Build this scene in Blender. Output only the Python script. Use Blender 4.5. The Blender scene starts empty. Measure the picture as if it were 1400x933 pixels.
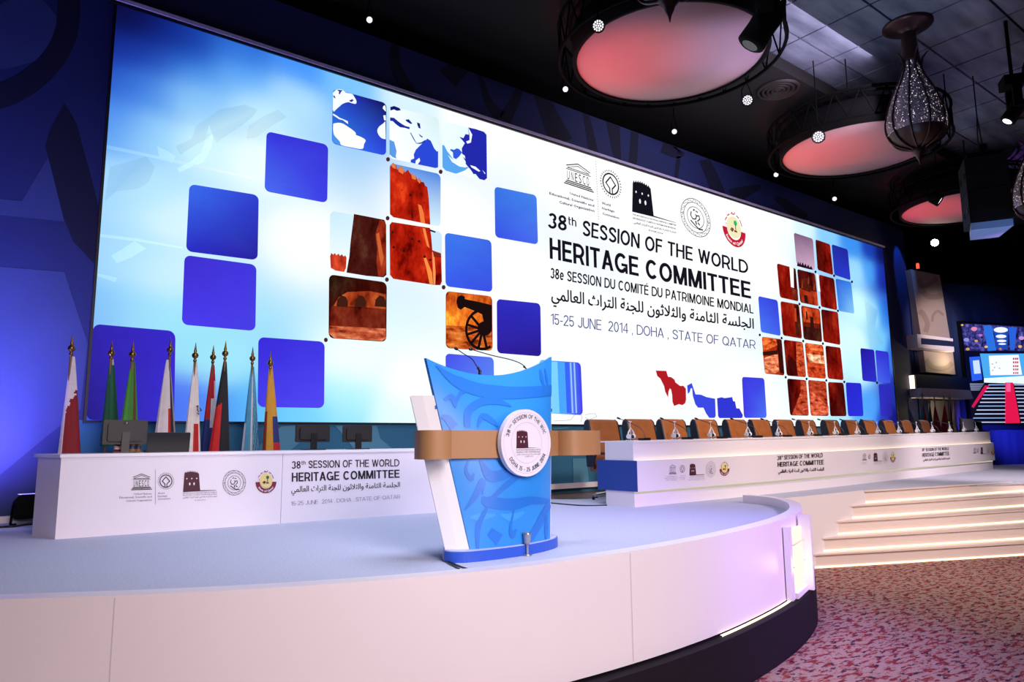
import bpy, math, random
from mathutils import Vector, Matrix
random.seed(7)
SC = bpy.context.scene
COL = SC.collection

# ------------------------------------------------------------------ camera
FPX, CXP, CYP = 968.456, 700.0, 466.5
CAMZ, ST = 1.92, 1.05                     # eye height, stage level
RW = Matrix(((0.79694732, 0.07651863, 0.59918266),
             (-0.60399373, 0.11434084, 0.78874441),
             (-0.0081574, -0.99049032, 0.1373404)))
CAM = Vector((0, 0, CAMZ))
cd = bpy.data.cameras.new('camera'); cam = bpy.data.objects.new('camera', cd); COL.objects.link(cam)
cd.sensor_width = 36.0; cd.sensor_fit = 'HORIZONTAL'; cd.lens = FPX / 1400 * 36.0
cd.clip_end = 200; cd.clip_start = 0.05
r_, u_, b_ = RW @ Vector((1, 0, 0)), RW @ Vector((0, -1, 0)), RW @ Vector((0, 0, -1))
cam.matrix_world = Matrix(((r_.x, u_.x, b_.x, 0), (r_.y, u_.y, b_.y, 0), (r_.z, u_.z, b_.z, CAMZ), (0, 0, 0, 1)))
SC.camera = cam
SC.view_settings.view_transform = 'Standard'; SC.view_settings.look = 'None'
SC.view_settings.exposure = 0.0; SC.view_settings.gamma = 1.0; SC.view_settings.use_curve_mapping = False

# ------------------------------------------------------------------ world and room lighting
w = bpy.data.worlds.new('hall_air'); SC.world = w; w.use_nodes = True
w.node_tree.nodes['Background'].inputs[0].default_value = (0.10, 0.12, 0.25, 1)
w.node_tree.nodes['Background'].inputs[1].default_value = 0.03

def lamp(name, kind, loc, target, energy, color, size=0.5, angle=40, blend=0.6):
    l = bpy.data.lights.new(name, kind); l.energy = energy; l.color = color
    if kind == 'AREA': l.size = size
    if kind == 'SPOT':
        l.spot_size = math.radians(angle); l.spot_blend = blend; l.shadow_soft_size = size
    if kind == 'POINT': l.shadow_soft_size = size
    o = bpy.data.objects.new(name, l); COL.objects.link(o); o.location = loc
    o.rotation_euler = (Vector(target) - Vector(loc)).to_track_quat('-Z', 'Y').to_euler()
    return o
# front-of-house stage light (rig over the audience)
lamp('stage_light', 'SPOT', (1.0, -7.0, 7.0), (2.8, 4.6, 0.9), 5000, (1.0, 0.81, 0.79), 2.6, 48, 0.8)
lamp('stage_light', 'SPOT', (11.0, -4.5, 7.5), (12.0, 5.6, 0.9), 4200, (1.0, 0.82, 0.76), 0.5, 56, 0.9)
lamp('violet_spot', 'SPOT', (7.5, -4.0, 6.8), (6.4, 4.0, 0.8), 5600, (0.46, 0.26, 1.0), 0.8, 26, 1.0)
lamp('blue_podium_spot', 'SPOT', (1.0, -3.0, 7.5), (3.4, 4.4, 1.7), 900, (0.62, 0.74, 1.0), 1.2, 22, 0.6)
lamp('carpet_wash', 'SPOT', (4.0, 4.0, 8.6), (4.2, 6.2, 1.0), 2300, (0.74, 0.79, 1.0), 1.5, 75, 1.0)
lamp('head_table_wash', 'SPOT', (10.0, 0.5, 7.6), (11.0, 6.7, 1.4), 1300, (1.0, 0.80, 0.72), 0.3, 50, 0.8)
lamp('head_table_wash', 'SPOT', (15.0, 0.0, 7.6), (17.8, 6.6, 1.2), 3600, (1.0, 0.82, 0.80), 0.3, 40, 0.9)  # second wash, added to brighten the far half of the table
lamp('front_fill', 'SPOT', (3.6, -6.0, 3.2), (3.3, 3.6, 0.7), 1150, (1.0, 0.84, 0.90), 0.8, 46, 0.8)  # added low fill to brighten the stage fascia, no real fixture
lamp('wing_blue_fill', 'SPOT', (20.0, 3.5, 6.5), (25.6, 9.0, 4.6), 900, (0.16, 0.34, 1.0), 0.4, 34, 1.0)  # added fill that lifts the wing wall out of black
# coloured light on the backdrop
lamp('blue_uplight_glow', 'SPOT', (-0.15, 8.75, 1.30), (-0.2, 9.8, 2.7), 600, (0.30, 0.20, 1.0), 0.2, 120, 1.0)
lamp('violet_uplight_glow', 'SPOT', (-0.6, 7.8, 1.6), (-0.9, 9.8, 3.2), 620, (0.30, 0.32, 1.0), 0.3, 100, 1.0)
lamp('blue_wall_spot', 'SPOT', (22.3, 9.1, 8.9), (22.75, 9.86, 7.0), 260, (0.06, 0.30, 1.0), 0.03, 26, 0.4)
lamp('blue_wing_glow', 'SPOT', (23.6, 6.4, 2.4), (25.6, 9.0, 1.9), 800, (0.10, 0.10, 1.0), 0.2, 60, 0.9)
lamp('ceiling_blue_wash', 'SPOT', (10.2, 4.2, 4.2), (11.9, 5.2, 9.3), 200, (0.28, 0.56, 1.0), 0.3, 54, 1.0)
lamp('ceiling_violet_wash', 'SPOT', (16.0, 2.6, 4.0), (15.4, 4.6, 9.3), 150, (0.52, 0.44, 1.0), 0.3, 60, 1.0)
lamp('wall_top_wash', 'AREA', (12.0, 6.0, 8.2), (12.0, 9.8, 8.1), 120, (0.85, 0.72, 0.95), 3.0)
lamp('wing_warm_wash', 'SPOT', (20.5, 4.5, 5.0), (23.8, 9.4, 5.2), 1500, (1.0, 0.84, 0.80), 0.2, 26, 0.9)

# ------------------------------------------------------------------ helpers
def ray(px, py): return RW @ Vector(((px - CXP) / FPX, (py - CYP) / FPX, 1.0))
def on_z(px, py, z):
    d = ray(px, py); return CAM + d * ((z - CAMZ) / d.z)
def on_plane(px, py, p0, n):
    d = ray(px, py); return CAM + d * ((Vector(p0) - CAM).dot(n) / d.dot(n))
def h2l(h, k=1.0):
    h = h.lstrip('#'); o = []
    for i in (0, 2, 4):
        c = int(h[i:i + 2], 16) / 255
        o.append((c / 12.92 if c <= 0.04045 else ((c + 0.055) / 1.055) ** 2.4) * k)
    return tuple(o)

MATS = {}
def mat(name, col, rough=0.5, metal=0.0, noise=None, emit=0.0, spec=0.5, trans=None):
    """procedural principled material; noise = (scale, amount) varies the base colour"""
    if name in MATS: return MATS[name]
    c = h2l(col) if isinstance(col, str) else col
    m = bpy.data.materials.new(name); m.use_nodes = True
    nt = m.node_tree; b = nt.nodes['Principled BSDF']
    b.inputs['Base Color'].default_value = (*c, 1); b.inputs['Roughness'].default_value = rough
    b.inputs['Metallic'].default_value = metal; b.inputs['Specular IOR Level'].default_value = spec
    if noise:
        tc = nt.nodes.new('ShaderNodeTexCoord'); n = nt.nodes.new('ShaderNodeTexNoise')
        n.inputs['Scale'].default_value = noise[0]; n.inputs['Detail'].default_value = 4
        mr = nt.nodes.new('ShaderNodeMapRange'); mr.inputs[3].default_value = 1 - noise[1]; mr.inputs[4].default_value = 1 + noise[1]
        mr.inputs[1].default_value = 0.3; mr.inputs[2].default_value = 0.7
        mx = nt.nodes.new('ShaderNodeVectorMath'); mx.operation = 'SCALE'; mx.inputs[0].default_value = c
        nt.links.new(tc.outputs['Object'], n.inputs['Vector']); nt.links.new(n.outputs['Fac'], mr.inputs[0])
        nt.links.new(mr.outputs[0], mx.inputs['Scale']); nt.links.new(mx.outputs[0], b.inputs['Base Color'])
    if emit:
        b.inputs['Emission Color'].default_value = (*c, 1); b.inputs['Emission Strength'].default_value = emit
    MATS[name] = m; return m
def emis(name, col, k=1.0):
    if name in MATS: return MATS[name]
    c = h2l(col) if isinstance(col, str) else col
    m = bpy.data.materials.new(name); m.use_nodes = True; nt = m.node_tree
    nt.nodes.remove(nt.nodes['Principled BSDF']); e = nt.nodes.new('ShaderNodeEmission')
    e.inputs[0].default_value = (*c, 1); e.inputs[1].default_value = k
    nt.links.new(e.outputs[0], nt.nodes['Material Output'].inputs[0]); MATS[name] = m; return m
def emis_vcol(name, k=1.0, noise=None, ramp=None):
    """LED picture: colour attribute 'Col', optionally broken up by noise like a photograph"""
    if name in MATS: return MATS[name]
    m = bpy.data.materials.new(name); m.use_nodes = True; nt = m.node_tree
    nt.nodes.remove(nt.nodes['Principled BSDF']); e = nt.nodes.new('ShaderNodeEmission')
    a = nt.nodes.new('ShaderNodeAttribute'); a.attribute_name = 'Col'; out = a.outputs['Color']
    if noise:
        tc = nt.nodes.new('ShaderNodeTexCoord'); mp = nt.nodes.new('ShaderNodeMapping'); mp.inputs['Scale'].default_value = noise[2]
        n = nt.nodes.new('ShaderNodeTexNoise'); n.inputs['Scale'].default_value = noise[0]; n.inputs['Detail'].default_value = 7; n.inputs['Roughness'].default_value = 0.65
        nt.links.new(tc.outputs['Object'], mp.inputs[0]); nt.links.new(mp.outputs[0], n.inputs['Vector'])
        cr = nt.nodes.new('ShaderNodeValToRGB'); els = cr.color_ramp.elements
        els[0].position = 0.36; els[0].color = (*noise[1][0], 1); els[1].position = 0.66; els[1].color = (*noise[1][-1], 1)
        for i, c in enumerate(noise[1][1:-1]):
            el = els.new(0.36 + 0.3 * (i + 1) / (len(noise[1]) - 1)); el.color = (*c, 1)
        mx = nt.nodes.new('ShaderNodeVectorMath'); mx.operation = 'MULTIPLY'
        nt.links.new(n.outputs['Fac'], cr.inputs[0]); nt.links.new(out, mx.inputs[0]); nt.links.new(cr.outputs[0], mx.inputs[1]); out = mx.outputs[0]
    nt.links.new(out, e.inputs[0]); e.inputs[1].default_value = k
    nt.links.new(e.outputs[0], nt.nodes['Material Output'].inputs[0]); MATS[name] = m; return m

class MB:
    """collects shapes in world (or local) coordinates and links them as ONE mesh object"""
    def __init__(s): s.v = []; s.f = []; s.mi = []; s.col = []; s.sm = []
    def add(s, vs, fs, mi=0, cols=None, smooth=False):
        o = len(s.v); s.v += [tuple(p) for p in vs]
        s.f += [tuple(i + o for i in f) for f in fs]; s.mi += [mi] * len(fs); s.sm += [smooth] * len(fs)
        if cols is None: cols = [(1, 1, 1)] * len(vs)
        elif not isinstance(cols, list): cols = [cols] * len(vs)
        s.col += cols; return s
    def poly(s, vs, mi=0, col=None): return s.add(vs, [tuple(range(len(vs)))], mi, col)
    def box(s, lo, hi, mi=0, M=None):
        x0, y0, z0 = lo; x1, y1, z1 = hi
        vs = [(x0, y0, z0), (x1, y0, z0), (x1, y1, z0), (x0, y1, z0), (x0, y0, z1), (x1, y0, z1), (x1, y1, z1), (x0, y1, z1)]
        if M: vs = [M @ Vector(p) for p in vs]
        return s.add(vs, [(3, 2, 1, 0), (4, 5, 6, 7), (0, 1, 5, 4), (1, 2, 6, 5), (2, 3, 7, 6), (3, 0, 4, 7)], mi)
    def rbox(s, lo, hi, r, mi=0, M=None, n=3):
        """box with rounded vertical-section corners in x/z, extruded along y"""
        x0, y0, z0 = lo; x1, y1, z1 = hi; pts = []
        for cx, cz, a0 in ((x1 - r, z1 - r, 0), (x0 + r, z1 - r, 90), (x0 + r, z0 + r, 180), (x1 - r, z0 + r, 270)):
            for i in range(n + 1):
                a = math.radians(a0 + 90 * i / n); pts.append((cx + r * math.cos(a), cz + r * math.sin(a)))
        k = len(pts); vs = [(x, y0, z) for x, z in pts] + [(x, y1, z) for x, z in pts]
        if M: vs = [M @ Vector(p) for p in vs]
        return s.add(vs, [tuple(range(k)), tuple(range(2 * k - 1, k - 1, -1))] + [(i, i + k, (i + 1) % k + k, (i + 1) % k) for i in range(k)], mi)
    def prism(s, pts, z0, z1, mi=0):
        k = len(pts); vs = [(p[0], p[1], z0) for p in pts] + [(p[0], p[1], z1) for p in pts]
        return s.add(vs, [tuple(range(k - 1, -1, -1)), tuple(range(k, 2 * k))] + [(i, (i + 1) % k, (i + 1) % k + k, i + k) for i in range(k)], mi)
    def strip(s, A, B, mi=0, smooth=False, cols=None):
        k = len(A); return s.add(list(A) + list(B), [(i, i + 1, k + i + 1, k + i) for i in range(k - 1)], mi, cols, smooth)
    def grid(s, rows, mi=0, smooth=True, cols=None, close=False):
        n = len(rows[0]); vs = [p for r in rows for p in r]; fs = []
        for i in range(len(rows) - 1):
            for j in range(n if close else n - 1):
                fs.append((i * n + j, i * n + (j + 1) % n, (i + 1) * n + (j + 1) % n, (i + 1) * n + j))
        return s.add(vs, fs, mi, cols, smooth)
    def slab(s, rows, nrm, t, mi=0, smooth=True):
        """thick sheet: rows of points and the same moved by nrm*t, edges closed"""
        nv = Vector(nrm) * t; R2 = [[Vector(p) + nv for p in r] for r in rows]
        s.grid(rows, mi, smooth); s.grid(R2, mi, smooth)
        s.strip(rows[0], R2[0], mi); s.strip(rows[-1], R2[-1], mi)
        s.strip([r[0] for r in rows], [r[0] for r in R2], mi); s.strip([r[-1] for r in rows], [r[-1] for r in R2], mi); return s
    def tube(s, pts, r, n=8, mi=0, cap=True):
        pts = [Vector(p) for p in pts]; rows = []; up = None
        for i, p in enumerate(pts):
            d = (pts[min(i + 1, len(pts) - 1)] - pts[max(i - 1, 0)]).normalized()
            if up is None: up = Vector((0, 0, 1)) if abs(d.z) < 0.9 else Vector((1, 0, 0))
            a = d.cross(up).normalized(); b = d.cross(a).normalized(); up = -b if False else up
            rr = r[i] if isinstance(r, (list, tuple)) else r
            rows.append([p + a * (rr * math.cos(2 * math.pi * j / n)) + b * (rr * math.sin(2 * math.pi * j / n)) for j in range(n)])
        s.grid(rows, mi, True, close=True)
        if cap: s.poly(rows[0], mi); s.poly(rows[-1][::-1], mi)
        return s
    def lathe(s, prof, o=(0, 0, 0), n=24, mi=0, smooth=True):
        rows = [[(o[0] + r * math.cos(2 * math.pi * j / n), o[1] + r * math.sin(2 * math.pi * j / n), o[2] + z) for j in range(n)] for r, z in prof]
        return s.grid(rows, mi, smooth, close=True)
    def build(s, name, mats, parent=None, world=True, kind=None, label=None, vcol=False):
        me = bpy.data.meshes.new(name); vs = s.v
        if parent is not None and world:
            inv = parent.matrix_basis.inverted(); q = parent.parent
            if q is not None: inv = inv @ q.matrix_basis.inverted()
            vs = [tuple(inv @ Vector(p)) for p in vs]
        me.from_pydata(vs, [], s.f)
        for m in (mats if isinstance(mats, (list, tuple)) else [mats]): me.materials.append(m)
        me.polygons.foreach_set('material_index', s.mi); me.polygons.foreach_set('use_smooth', s.sm)
        if vcol:
            at = me.color_attributes.new('Col', 'FLOAT_COLOR', 'POINT')
            at.data.foreach_set('color', [x for c in s.col for x in (*c, 1.0)])
        me.validate(); me.update()
        o = bpy.data.objects.new(name, me); COL.objects.link(o)
        if parent is not None: o.parent = parent
        if kind: o['kind'] = kind
        if label: o['label'] = label
        return o

def tag(o, label, cat, group=None, kind=None):
    o['label'] = label; o['category'] = cat
    if group: o['group'] = group
    if kind: o['kind'] = kind
    return o
def thing(name, label, cat, loc=(0, 0, 0), rotz=0.0, group=None):
    o = bpy.data.objects.new(name, None); COL.objects.link(o); o.empty_display_size = 0.1
    o.matrix_basis = Matrix.Translation(loc) @ Matrix.Rotation(rotz, 4, 'Z')
    return tag(o, label, cat, group)
def dup(root, loc, rotz=0.0, label=None, scale=1.0):
    r = root.copy(); COL.objects.link(r); r.location = loc; r.rotation_euler = (0, 0, rotz); r.scale = (scale,) * 3
    if label: r['label'] = label
    for ch in list(root.children):
        c = ch.copy(); COL.objects.link(c); c.parent = r
        for g in list(ch.children):
            d = g.copy(); COL.objects.link(d); d.parent = c
    return r
def smooth_curve(pts, n=6):
    out = []
    P = [Vector(p) for p in pts]; P = [P[0] * 2 - P[1]] + P + [P[-1] * 2 - P[-2]]
    for i in range(1, len(P) - 2):
        for k in range(n):
            t = k / n; a, b, c, d = P[i - 1:i + 3]
            out.append(0.5 * ((2 * b) + (c - a) * t + (2 * a - 5 * b + 4 * c - d) * t * t + (3 * b - a - 3 * c + d) * t ** 3))
    out.append(P[-2]); return out

# ---- 2-D artwork: lists of (verts2d, faces, key); y up
def ring2(cx, cy, r0, r1, n=40, a0=0, a1=360):
    vs = []
    for i in range(n + 1):
        a = math.radians(a0 + (a1 - a0) * i / n); vs += [(cx + r0 * math.cos(a), cy + r0 * math.sin(a)), (cx + r1 * math.cos(a), cy + r1 * math.sin(a))]
    return vs, [(2 * i, 2 * i + 1, 2 * i + 3, 2 * i + 2) for i in range(n)]
def disc2(cx, cy, r, n=24): return [(cx + r * math.cos(2 * math.pi * i / n), cy + r * math.sin(2 * math.pi * i / n)) for i in range(n)], [tuple(range(n))]
def pol2(*pts): return list(pts), [tuple(range(len(pts)))]
def line2(pts, wd):
    vs, fs = [], []
    for i, (a, b) in enumerate(zip(pts, pts[1:])):
        dx, dy = b[0] - a[0], b[1] - a[1]; L = math.hypot(dx, dy) or 1; nx, ny = -dy / L * wd / 2, dx / L * wd / 2; ex, ey = dx / L * wd * .3, dy / L * wd * .3
        o = len(vs); vs += [(a[0] + nx - ex, a[1] + ny - ey), (a[0] - nx - ex, a[1] - ny - ey), (b[0] - nx + ex, b[1] - ny + ey), (b[0] + nx + ex, b[1] + ny + ey)]; fs.append((o, o + 1, o + 2, o + 3))
    return vs, fs
TXT = {}
def text2(body, bold=0.0, res=3):
    """text outline as 2-D mesh: x from 0 to 1 over the whole line, y in cap heights from the baseline; returns verts, faces, aspect"""
    key = (body, bold, res)
    if key not in TXT:
        c = bpy.data.curves.new('t', 'FONT'); c.body = body; c.resolution_u = res; c.offset = bold; c.fill_mode = 'BOTH'
        o = bpy.data.objects.new('t', c); COL.objects.link(o)
        dg = bpy.context.evaluated_depsgraph_get(); dg.update()
        me = bpy.data.meshes.new_from_object(o.evaluated_get(dg))
        vs = [(v.co.x, v.co.y) for v in me.vertices]; fs = [tuple(p.vertices) for p in me.polygons]
        bpy.data.objects.remove(o); bpy.data.meshes.remove(me); bpy.data.curves.remove(c)
        x0, x1 = min(v[0] for v in vs), max(v[0] for v in vs); cap = 0.729 + 2 * bold
        TXT[key] = [((x - x0) / (x1 - x0), (y + bold) / cap) for x, y in vs], fs, (x1 - x0) / cap
    return TXT[key]

def thick(pts, t):
    """centre line to a mitred ribbon"""
    n = len(pts); L, R = [], []
    for i, p in enumerate(pts):
        a, c = pts[max(i - 1, 0)], pts[min(i + 1, n - 1)]
        d0 = Vector((p[0] - a[0], p[1] - a[1])); d1 = Vector((c[0] - p[0], c[1] - p[1]))
        if i == 0: d0 = d1
        if i == n - 1: d1 = d0
        d0.normalize(); d1.normalize(); m = (d0 + d1)
        m = d0 if m.length < 1e-6 else m.normalized(); q = min(1.6, 1 / max(0.5, m.dot(d0))); nx, ny = -m.y * t / 2 * q, m.x * t / 2 * q
        L.append((p[0] + nx, p[1] + ny)); R.append((p[0] - nx, p[1] - ny))
    return L + R, [(i, i + 1, n + i + 1, n + i) for i in range(n - 1)]
def arc(cx, cy, rx, ry, a0, a1, n=10): return [(cx + rx * math.cos(math.radians(a0 + (a1 - a0) * i / n)), cy + ry * math.sin(math.radians(a0 + (a1 - a0) * i / n))) for i in range(n + 1)]
def glyph(ch, t):
    """plain grotesque capitals and figures, cap height 1; returns advance, list of (verts, faces)"""
    h = t * 0.86; B, T = h / 2, 1 - h / 2; S = []; P = []
    ln = lambda pts, k=t: S.append(thick(pts, k))
    bx = lambda x0, y0, x1, y1: P.append(([(x0, y0), (x1, y0), (x1, y1), (x0, y1)], [(0, 1, 2, 3)]))
    qd = lambda *p: P.append((list(p), [(0, 1, 2, 3)]))
    W = {'E': .60, 'F': .56, 'L': .54, 'I': t, 'T': .62, 'H': .70, 'N': .72, 'M': .84, 'O': .80, 'C': .76, 'G': .80, 'Q': .80, 'D': .72, 'S': .66, 'R': .70, 'P': .66, 'U': .70, 'A': .74, 'W': 1.02, 'J': .52,
         '3': .58, '8': .58, '1': .34, '5': .58, '2': .58, '0': .58, '4': .60, '6': .58, '-': .34, ',': t * 1.1, '.': t, 't': .34, 'h': .52, 'e': .56, 'É': .60, ' ': .28}
    w_ = W.get(ch, .6); L, R = t / 2, w_ - t / 2; e = {'É': 'E'}.get(ch, ch)
    if e in 'EFHLNMDRPUI': bx(0, 0, t, 1)
    if e in 'EF': bx(t, 1 - h, w_, 1); bx(t, .5 - h / 2 + .02, w_ * .93, .5 + h / 2 + .02)
    if e in 'EL': bx(t, 0, w_, h)
    if ch == 'É': qd((w_ * .42, 1.06), (w_ * .58, 1.06), (w_ * .82, 1.22), (w_ * .56, 1.22))
    if e == 'T': bx(0, 1 - h, w_, 1); bx(w_ / 2 - t / 2, 0, w_ / 2 + t / 2, 1 - h)
    if e == 'H': bx(w_ - t, 0, w_, 1); bx(t, .53 - h / 2, w_ - t, .53 + h / 2)
    if e == 'N': bx(w_ - t, 0, w_, 1); qd((0, 1), (t * 1.15, 1), (w_, 0), (w_ - t * 1.15, 0))
    if e == 'M': bx(w_ - t, 0, w_, 1); qd((0, 1), (t * 1.2, 1), (w_ / 2 + t * .5, 0), (w_ / 2 - t * .5, 0)); qd((w_ - t * 1.2, 1), (w_, 1), (w_ / 2 + t * .5, 0), (w_ / 2 - t * .5, 0))
    if e == 'A': qd((0, 0), (t * 1.05, 0), (w_ / 2 + t * .55, 1), (w_ / 2 - t * .55, 1)); qd((w_ - t * 1.05, 0), (w_, 0), (w_ / 2 + t * .55, 1), (w_ / 2 - t * .55, 1)); bx(w_ * .22, .24, w_ * .78, .24 + h * .9)
    if e == 'W':
        for a, b in ((0, .26), (.5, .26), (.5, .74), (1, .74)):
            xa, xb = t * .5 + a * (w_ - t), t * .5 + b * (w_ - t); qd((xa - t * .5, 1), (xa + t * .5, 1), (xb + t * .5, 0), (xb - t * .5, 0))
    if e in 'OQ0': ln(arc(w_ / 2, .5, w_ / 2 - L, .5 - B, 0, 360, 32))
    if e == 'Q': ln([(w_ * .55, .26), (w_ * .96, -.02)], h)
    if e == 'C': ln(arc(w_ / 2, .5, w_ / 2 - L, .5 - B, 42, 318, 24))
    if e == 'G': ln(arc(w_ / 2, .5, w_ / 2 - L, .5 - B, 42, 330, 24)); bx(w_ * .52, .5 - h * .9, w_, .5); bx(w_ - t * .8, .0, w_, .5)
    if e == 'D': ln([(t, T)] + arc(w_ - .5 + B, .5, .5 - L, .5 - B, 90, -90, 16) + [(t, B)], h * 1.08)
    if e in 'RP':
        r = (.5 - h / 2 + h / 2) / 2 + .02; yc = 1 - h / 2 - r; ln([(t, T)] + arc(w_ - r - L, yc, r, r, 90, -90, 12) + [(t, yc - r)], h * 1.05)
        if e == 'R': qd((w_ * .46, .46), (w_ * .46 + t, .46), (w_, 0), (w_ - t * 1.1, 0))
    if e == 'U': P.pop(); ln([(L, 1)] + arc(w_ / 2, .34, w_ / 2 - L, .34 - B, 180, 360, 14) + [(R, 1)])
    if e == 'J': ln([(R, 1)] + arc(w_ / 2, .28, w_ / 2 - L, .28 - B, 0, -170, 12))
    if e == 'S': ln([(R - .02, .70)] + arc(w_ / 2, .745, w_ / 2 - L - .02, .745 - .5 + .005 - B + .0, 20, 225, 12) + arc(w_ / 2, .262, w_ / 2 - L, .262 - B, 50, -165, 12))
    if e == '3': ln(arc(w_ / 2, .735, w_ / 2 - L - .02, .265 - B, 160, -75, 12)); ln(arc(w_ / 2, .275, w_ / 2 - L, .275 - B, 75, -165, 14))
    if e == '8': ln(arc(w_ / 2, .745, w_ / 2 - L - .03, .255 - B, 0, 360, 20)); ln(arc(w_ / 2, .275, w_ / 2 - L, .275 - B, 0, 360, 20))
    if e == '6': ln(arc(w_ / 2, .32, w_ / 2 - L, .32 - B, 0, 360, 20)); ln(arc(w_ * .62, .42, w_ * .62 - L, .58 - B, 80, 180, 10))
    if e == '1': bx(w_ - t, 0, w_, 1); qd((0, .74), (w_ - t, .86), (w_ - t * .4, 1), (0, .74 + h))
    if e == '5': bx(t * .5, 1 - h, w_ * .92, 1); qd((0, .46), (t, .46), (t * 1.3, 1), (t * .45, 1)); ln(arc(w_ / 2 - .01, .31, w_ / 2 - L, .31 - B, 140, -160, 18))
    if e == '2': bx(0, 0, w_, h); ln(arc(w_ / 2, .72, w_ / 2 - L, .28 - B, 165, -35, 12) + [(t * .5, h * .7)])
    if e == '4': bx(w_ * .64, 0, w_ * .64 + t, 1); bx(0, .23, w_, .23 + h); qd((0, .23 + h * .6), (t * 1.05, .23 + h), (w_ * .64 + t * .2, .92), (w_ * .64, 1))
    if e == '-': bx(0, .34, w_, .34 + h)
    if e == '.': bx(0, 0, t, t)
    if e == ',': qd((0, -.16), (t * .5, -.16), (t * 1.1, t), (t * .15, t))
    if e == 't': ln([(t * .9, .98)] + arc(t * .9 + .12, .16, .12, .16 - B, 180, 290, 6)); bx(0, .72 - h, w_, .72)
    if e == 'h': bx(0, 0, t, 1); ln([(L, .40)] + arc(w_ / 2, .50, w_ / 2 - L, .25 - B, 180, 0, 10) + [(R, 0)])
    if e == 'e': ln(arc(w_ / 2, .37, w_ / 2 - L, .37 - B, 0, 320, 20)); bx(t * .6, .37 - h * .45, w_ - t * .3, .37 + h * .45)
    return w_, P + S
def caps2(body, t=.16, gap=.11):
    """a line of capitals: verts with x 0..1, y in cap heights"""
    x = 0; vs, fs = [], []
    for ch in body:
        a, parts = glyph(ch, t)
        for v, f in parts:
            o = len(vs); vs += [(x + p[0], p[1]) for p in v]; fs += [tuple(i + o for i in q) for q in f]
        x += a + gap
    m0, m1 = min(v[0] for v in vs), max(v[0] for v in vs)
    return [((a - m0) / (m1 - m0), b) for a, b in vs], fs
AR = {'ا': 'FE8D FE8E', 'ل': 'FEDD FEDE FEDF FEE0', 'ج': 'FE9D FE9E FE9F FEA0', 'س': 'FEB1 FEB2 FEB3 FEB4', 'ة': 'FE93 FE94', 'ث': 'FE99 FE9A FE9B FE9C',
      'م': 'FEE1 FEE2 FEE3 FEE4', 'ن': 'FEE5 FEE6 FEE7 FEE8', 'و': 'FEED FEEE', 'ت': 'FE95 FE96 FE97 FE98', 'ر': 'FEAD FEAE', 'ع': 'FEC9 FECA FECB FECC',
      'ي': 'FEF1 FEF2 FEF3 FEF4', 'د': 'FEA9 FEAA', 'ق': 'FED5 FED6 FED7 FED8', 'ط': 'FEC1 FEC2 FEC3 FEC4', '\u0001': 'FEFB FEFC'}
def arabic(s):
    s = s.replace('لا', '\u0001'); out = []
    for i, ch in enumerate(s):
        if ch not in AR: out.append(ch); continue
        f = [chr(int(x, 16)) for x in AR[ch].split()]
        pj = i > 0 and s[i - 1] in AR and len(AR[s[i - 1]].split()) == 4
        nj = len(f) == 4 and i + 1 < len(s) and s[i + 1] in AR
        out.append(f[3] if pj and nj else f[2] if nj else f[1] if pj else f[0])
    return ''.join(reversed(out))
AR_TITLE = arabic('الجلسة الثامنة والثلاثون للجنة التراث العالمي')

class Art:
    """flat printed or lit artwork on a plane: px coordinates of the photograph are carried onto the real plane"""
    def __init__(s, p0, n, mats): s.p0 = Vector(p0); s.n = Vector(n).normalized(); s.mats = mats; s.mb = MB()
    def p(s, x, y, off): return on_plane(x, y, s.p0 - s.n * off, s.n)
    def px(s, pts, mi, off=0.006, col=None, faces=None):
        s.mb.add([s.p(x, y, off) for x, y in pts], faces or [tuple(range(len(pts)))], mi, col); return s
    def quad(s, shape, q, mi, off=0.008, col=None):
        """shape in the unit square onto the px quad TL TR BR BL"""
        (a, b, c, d) = q; vs = []
        for u, v in shape[0]:
            t = 1 - v
            vs.append((a[0] * (1 - u) * (1 - t) + b[0] * u * (1 - t) + c[0] * u * t + d[0] * (1 - u) * t, a[1] * (1 - u) * (1 - t) + b[1] * u * (1 - t) + c[1] * u * t + d[1] * (1 - u) * t))
        return s.px(vs, mi, off, col, shape[1])
    def text(s, body, q, mi, off=0.008, bold=0.0, res=3):
        v, f, _ = text2(body, bold, res); return s.quad((v, f), q, mi, off)
    def caps(s, body, q, mi, off=0.008, t=.16, gap=.085): return s.quad(caps2(body, t, gap), q, mi, off)
    def build(s, name, parent, label=None, vcol=False):
        return s.mb.build(name, s.mats, parent, label=label, vcol=vcol)

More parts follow.
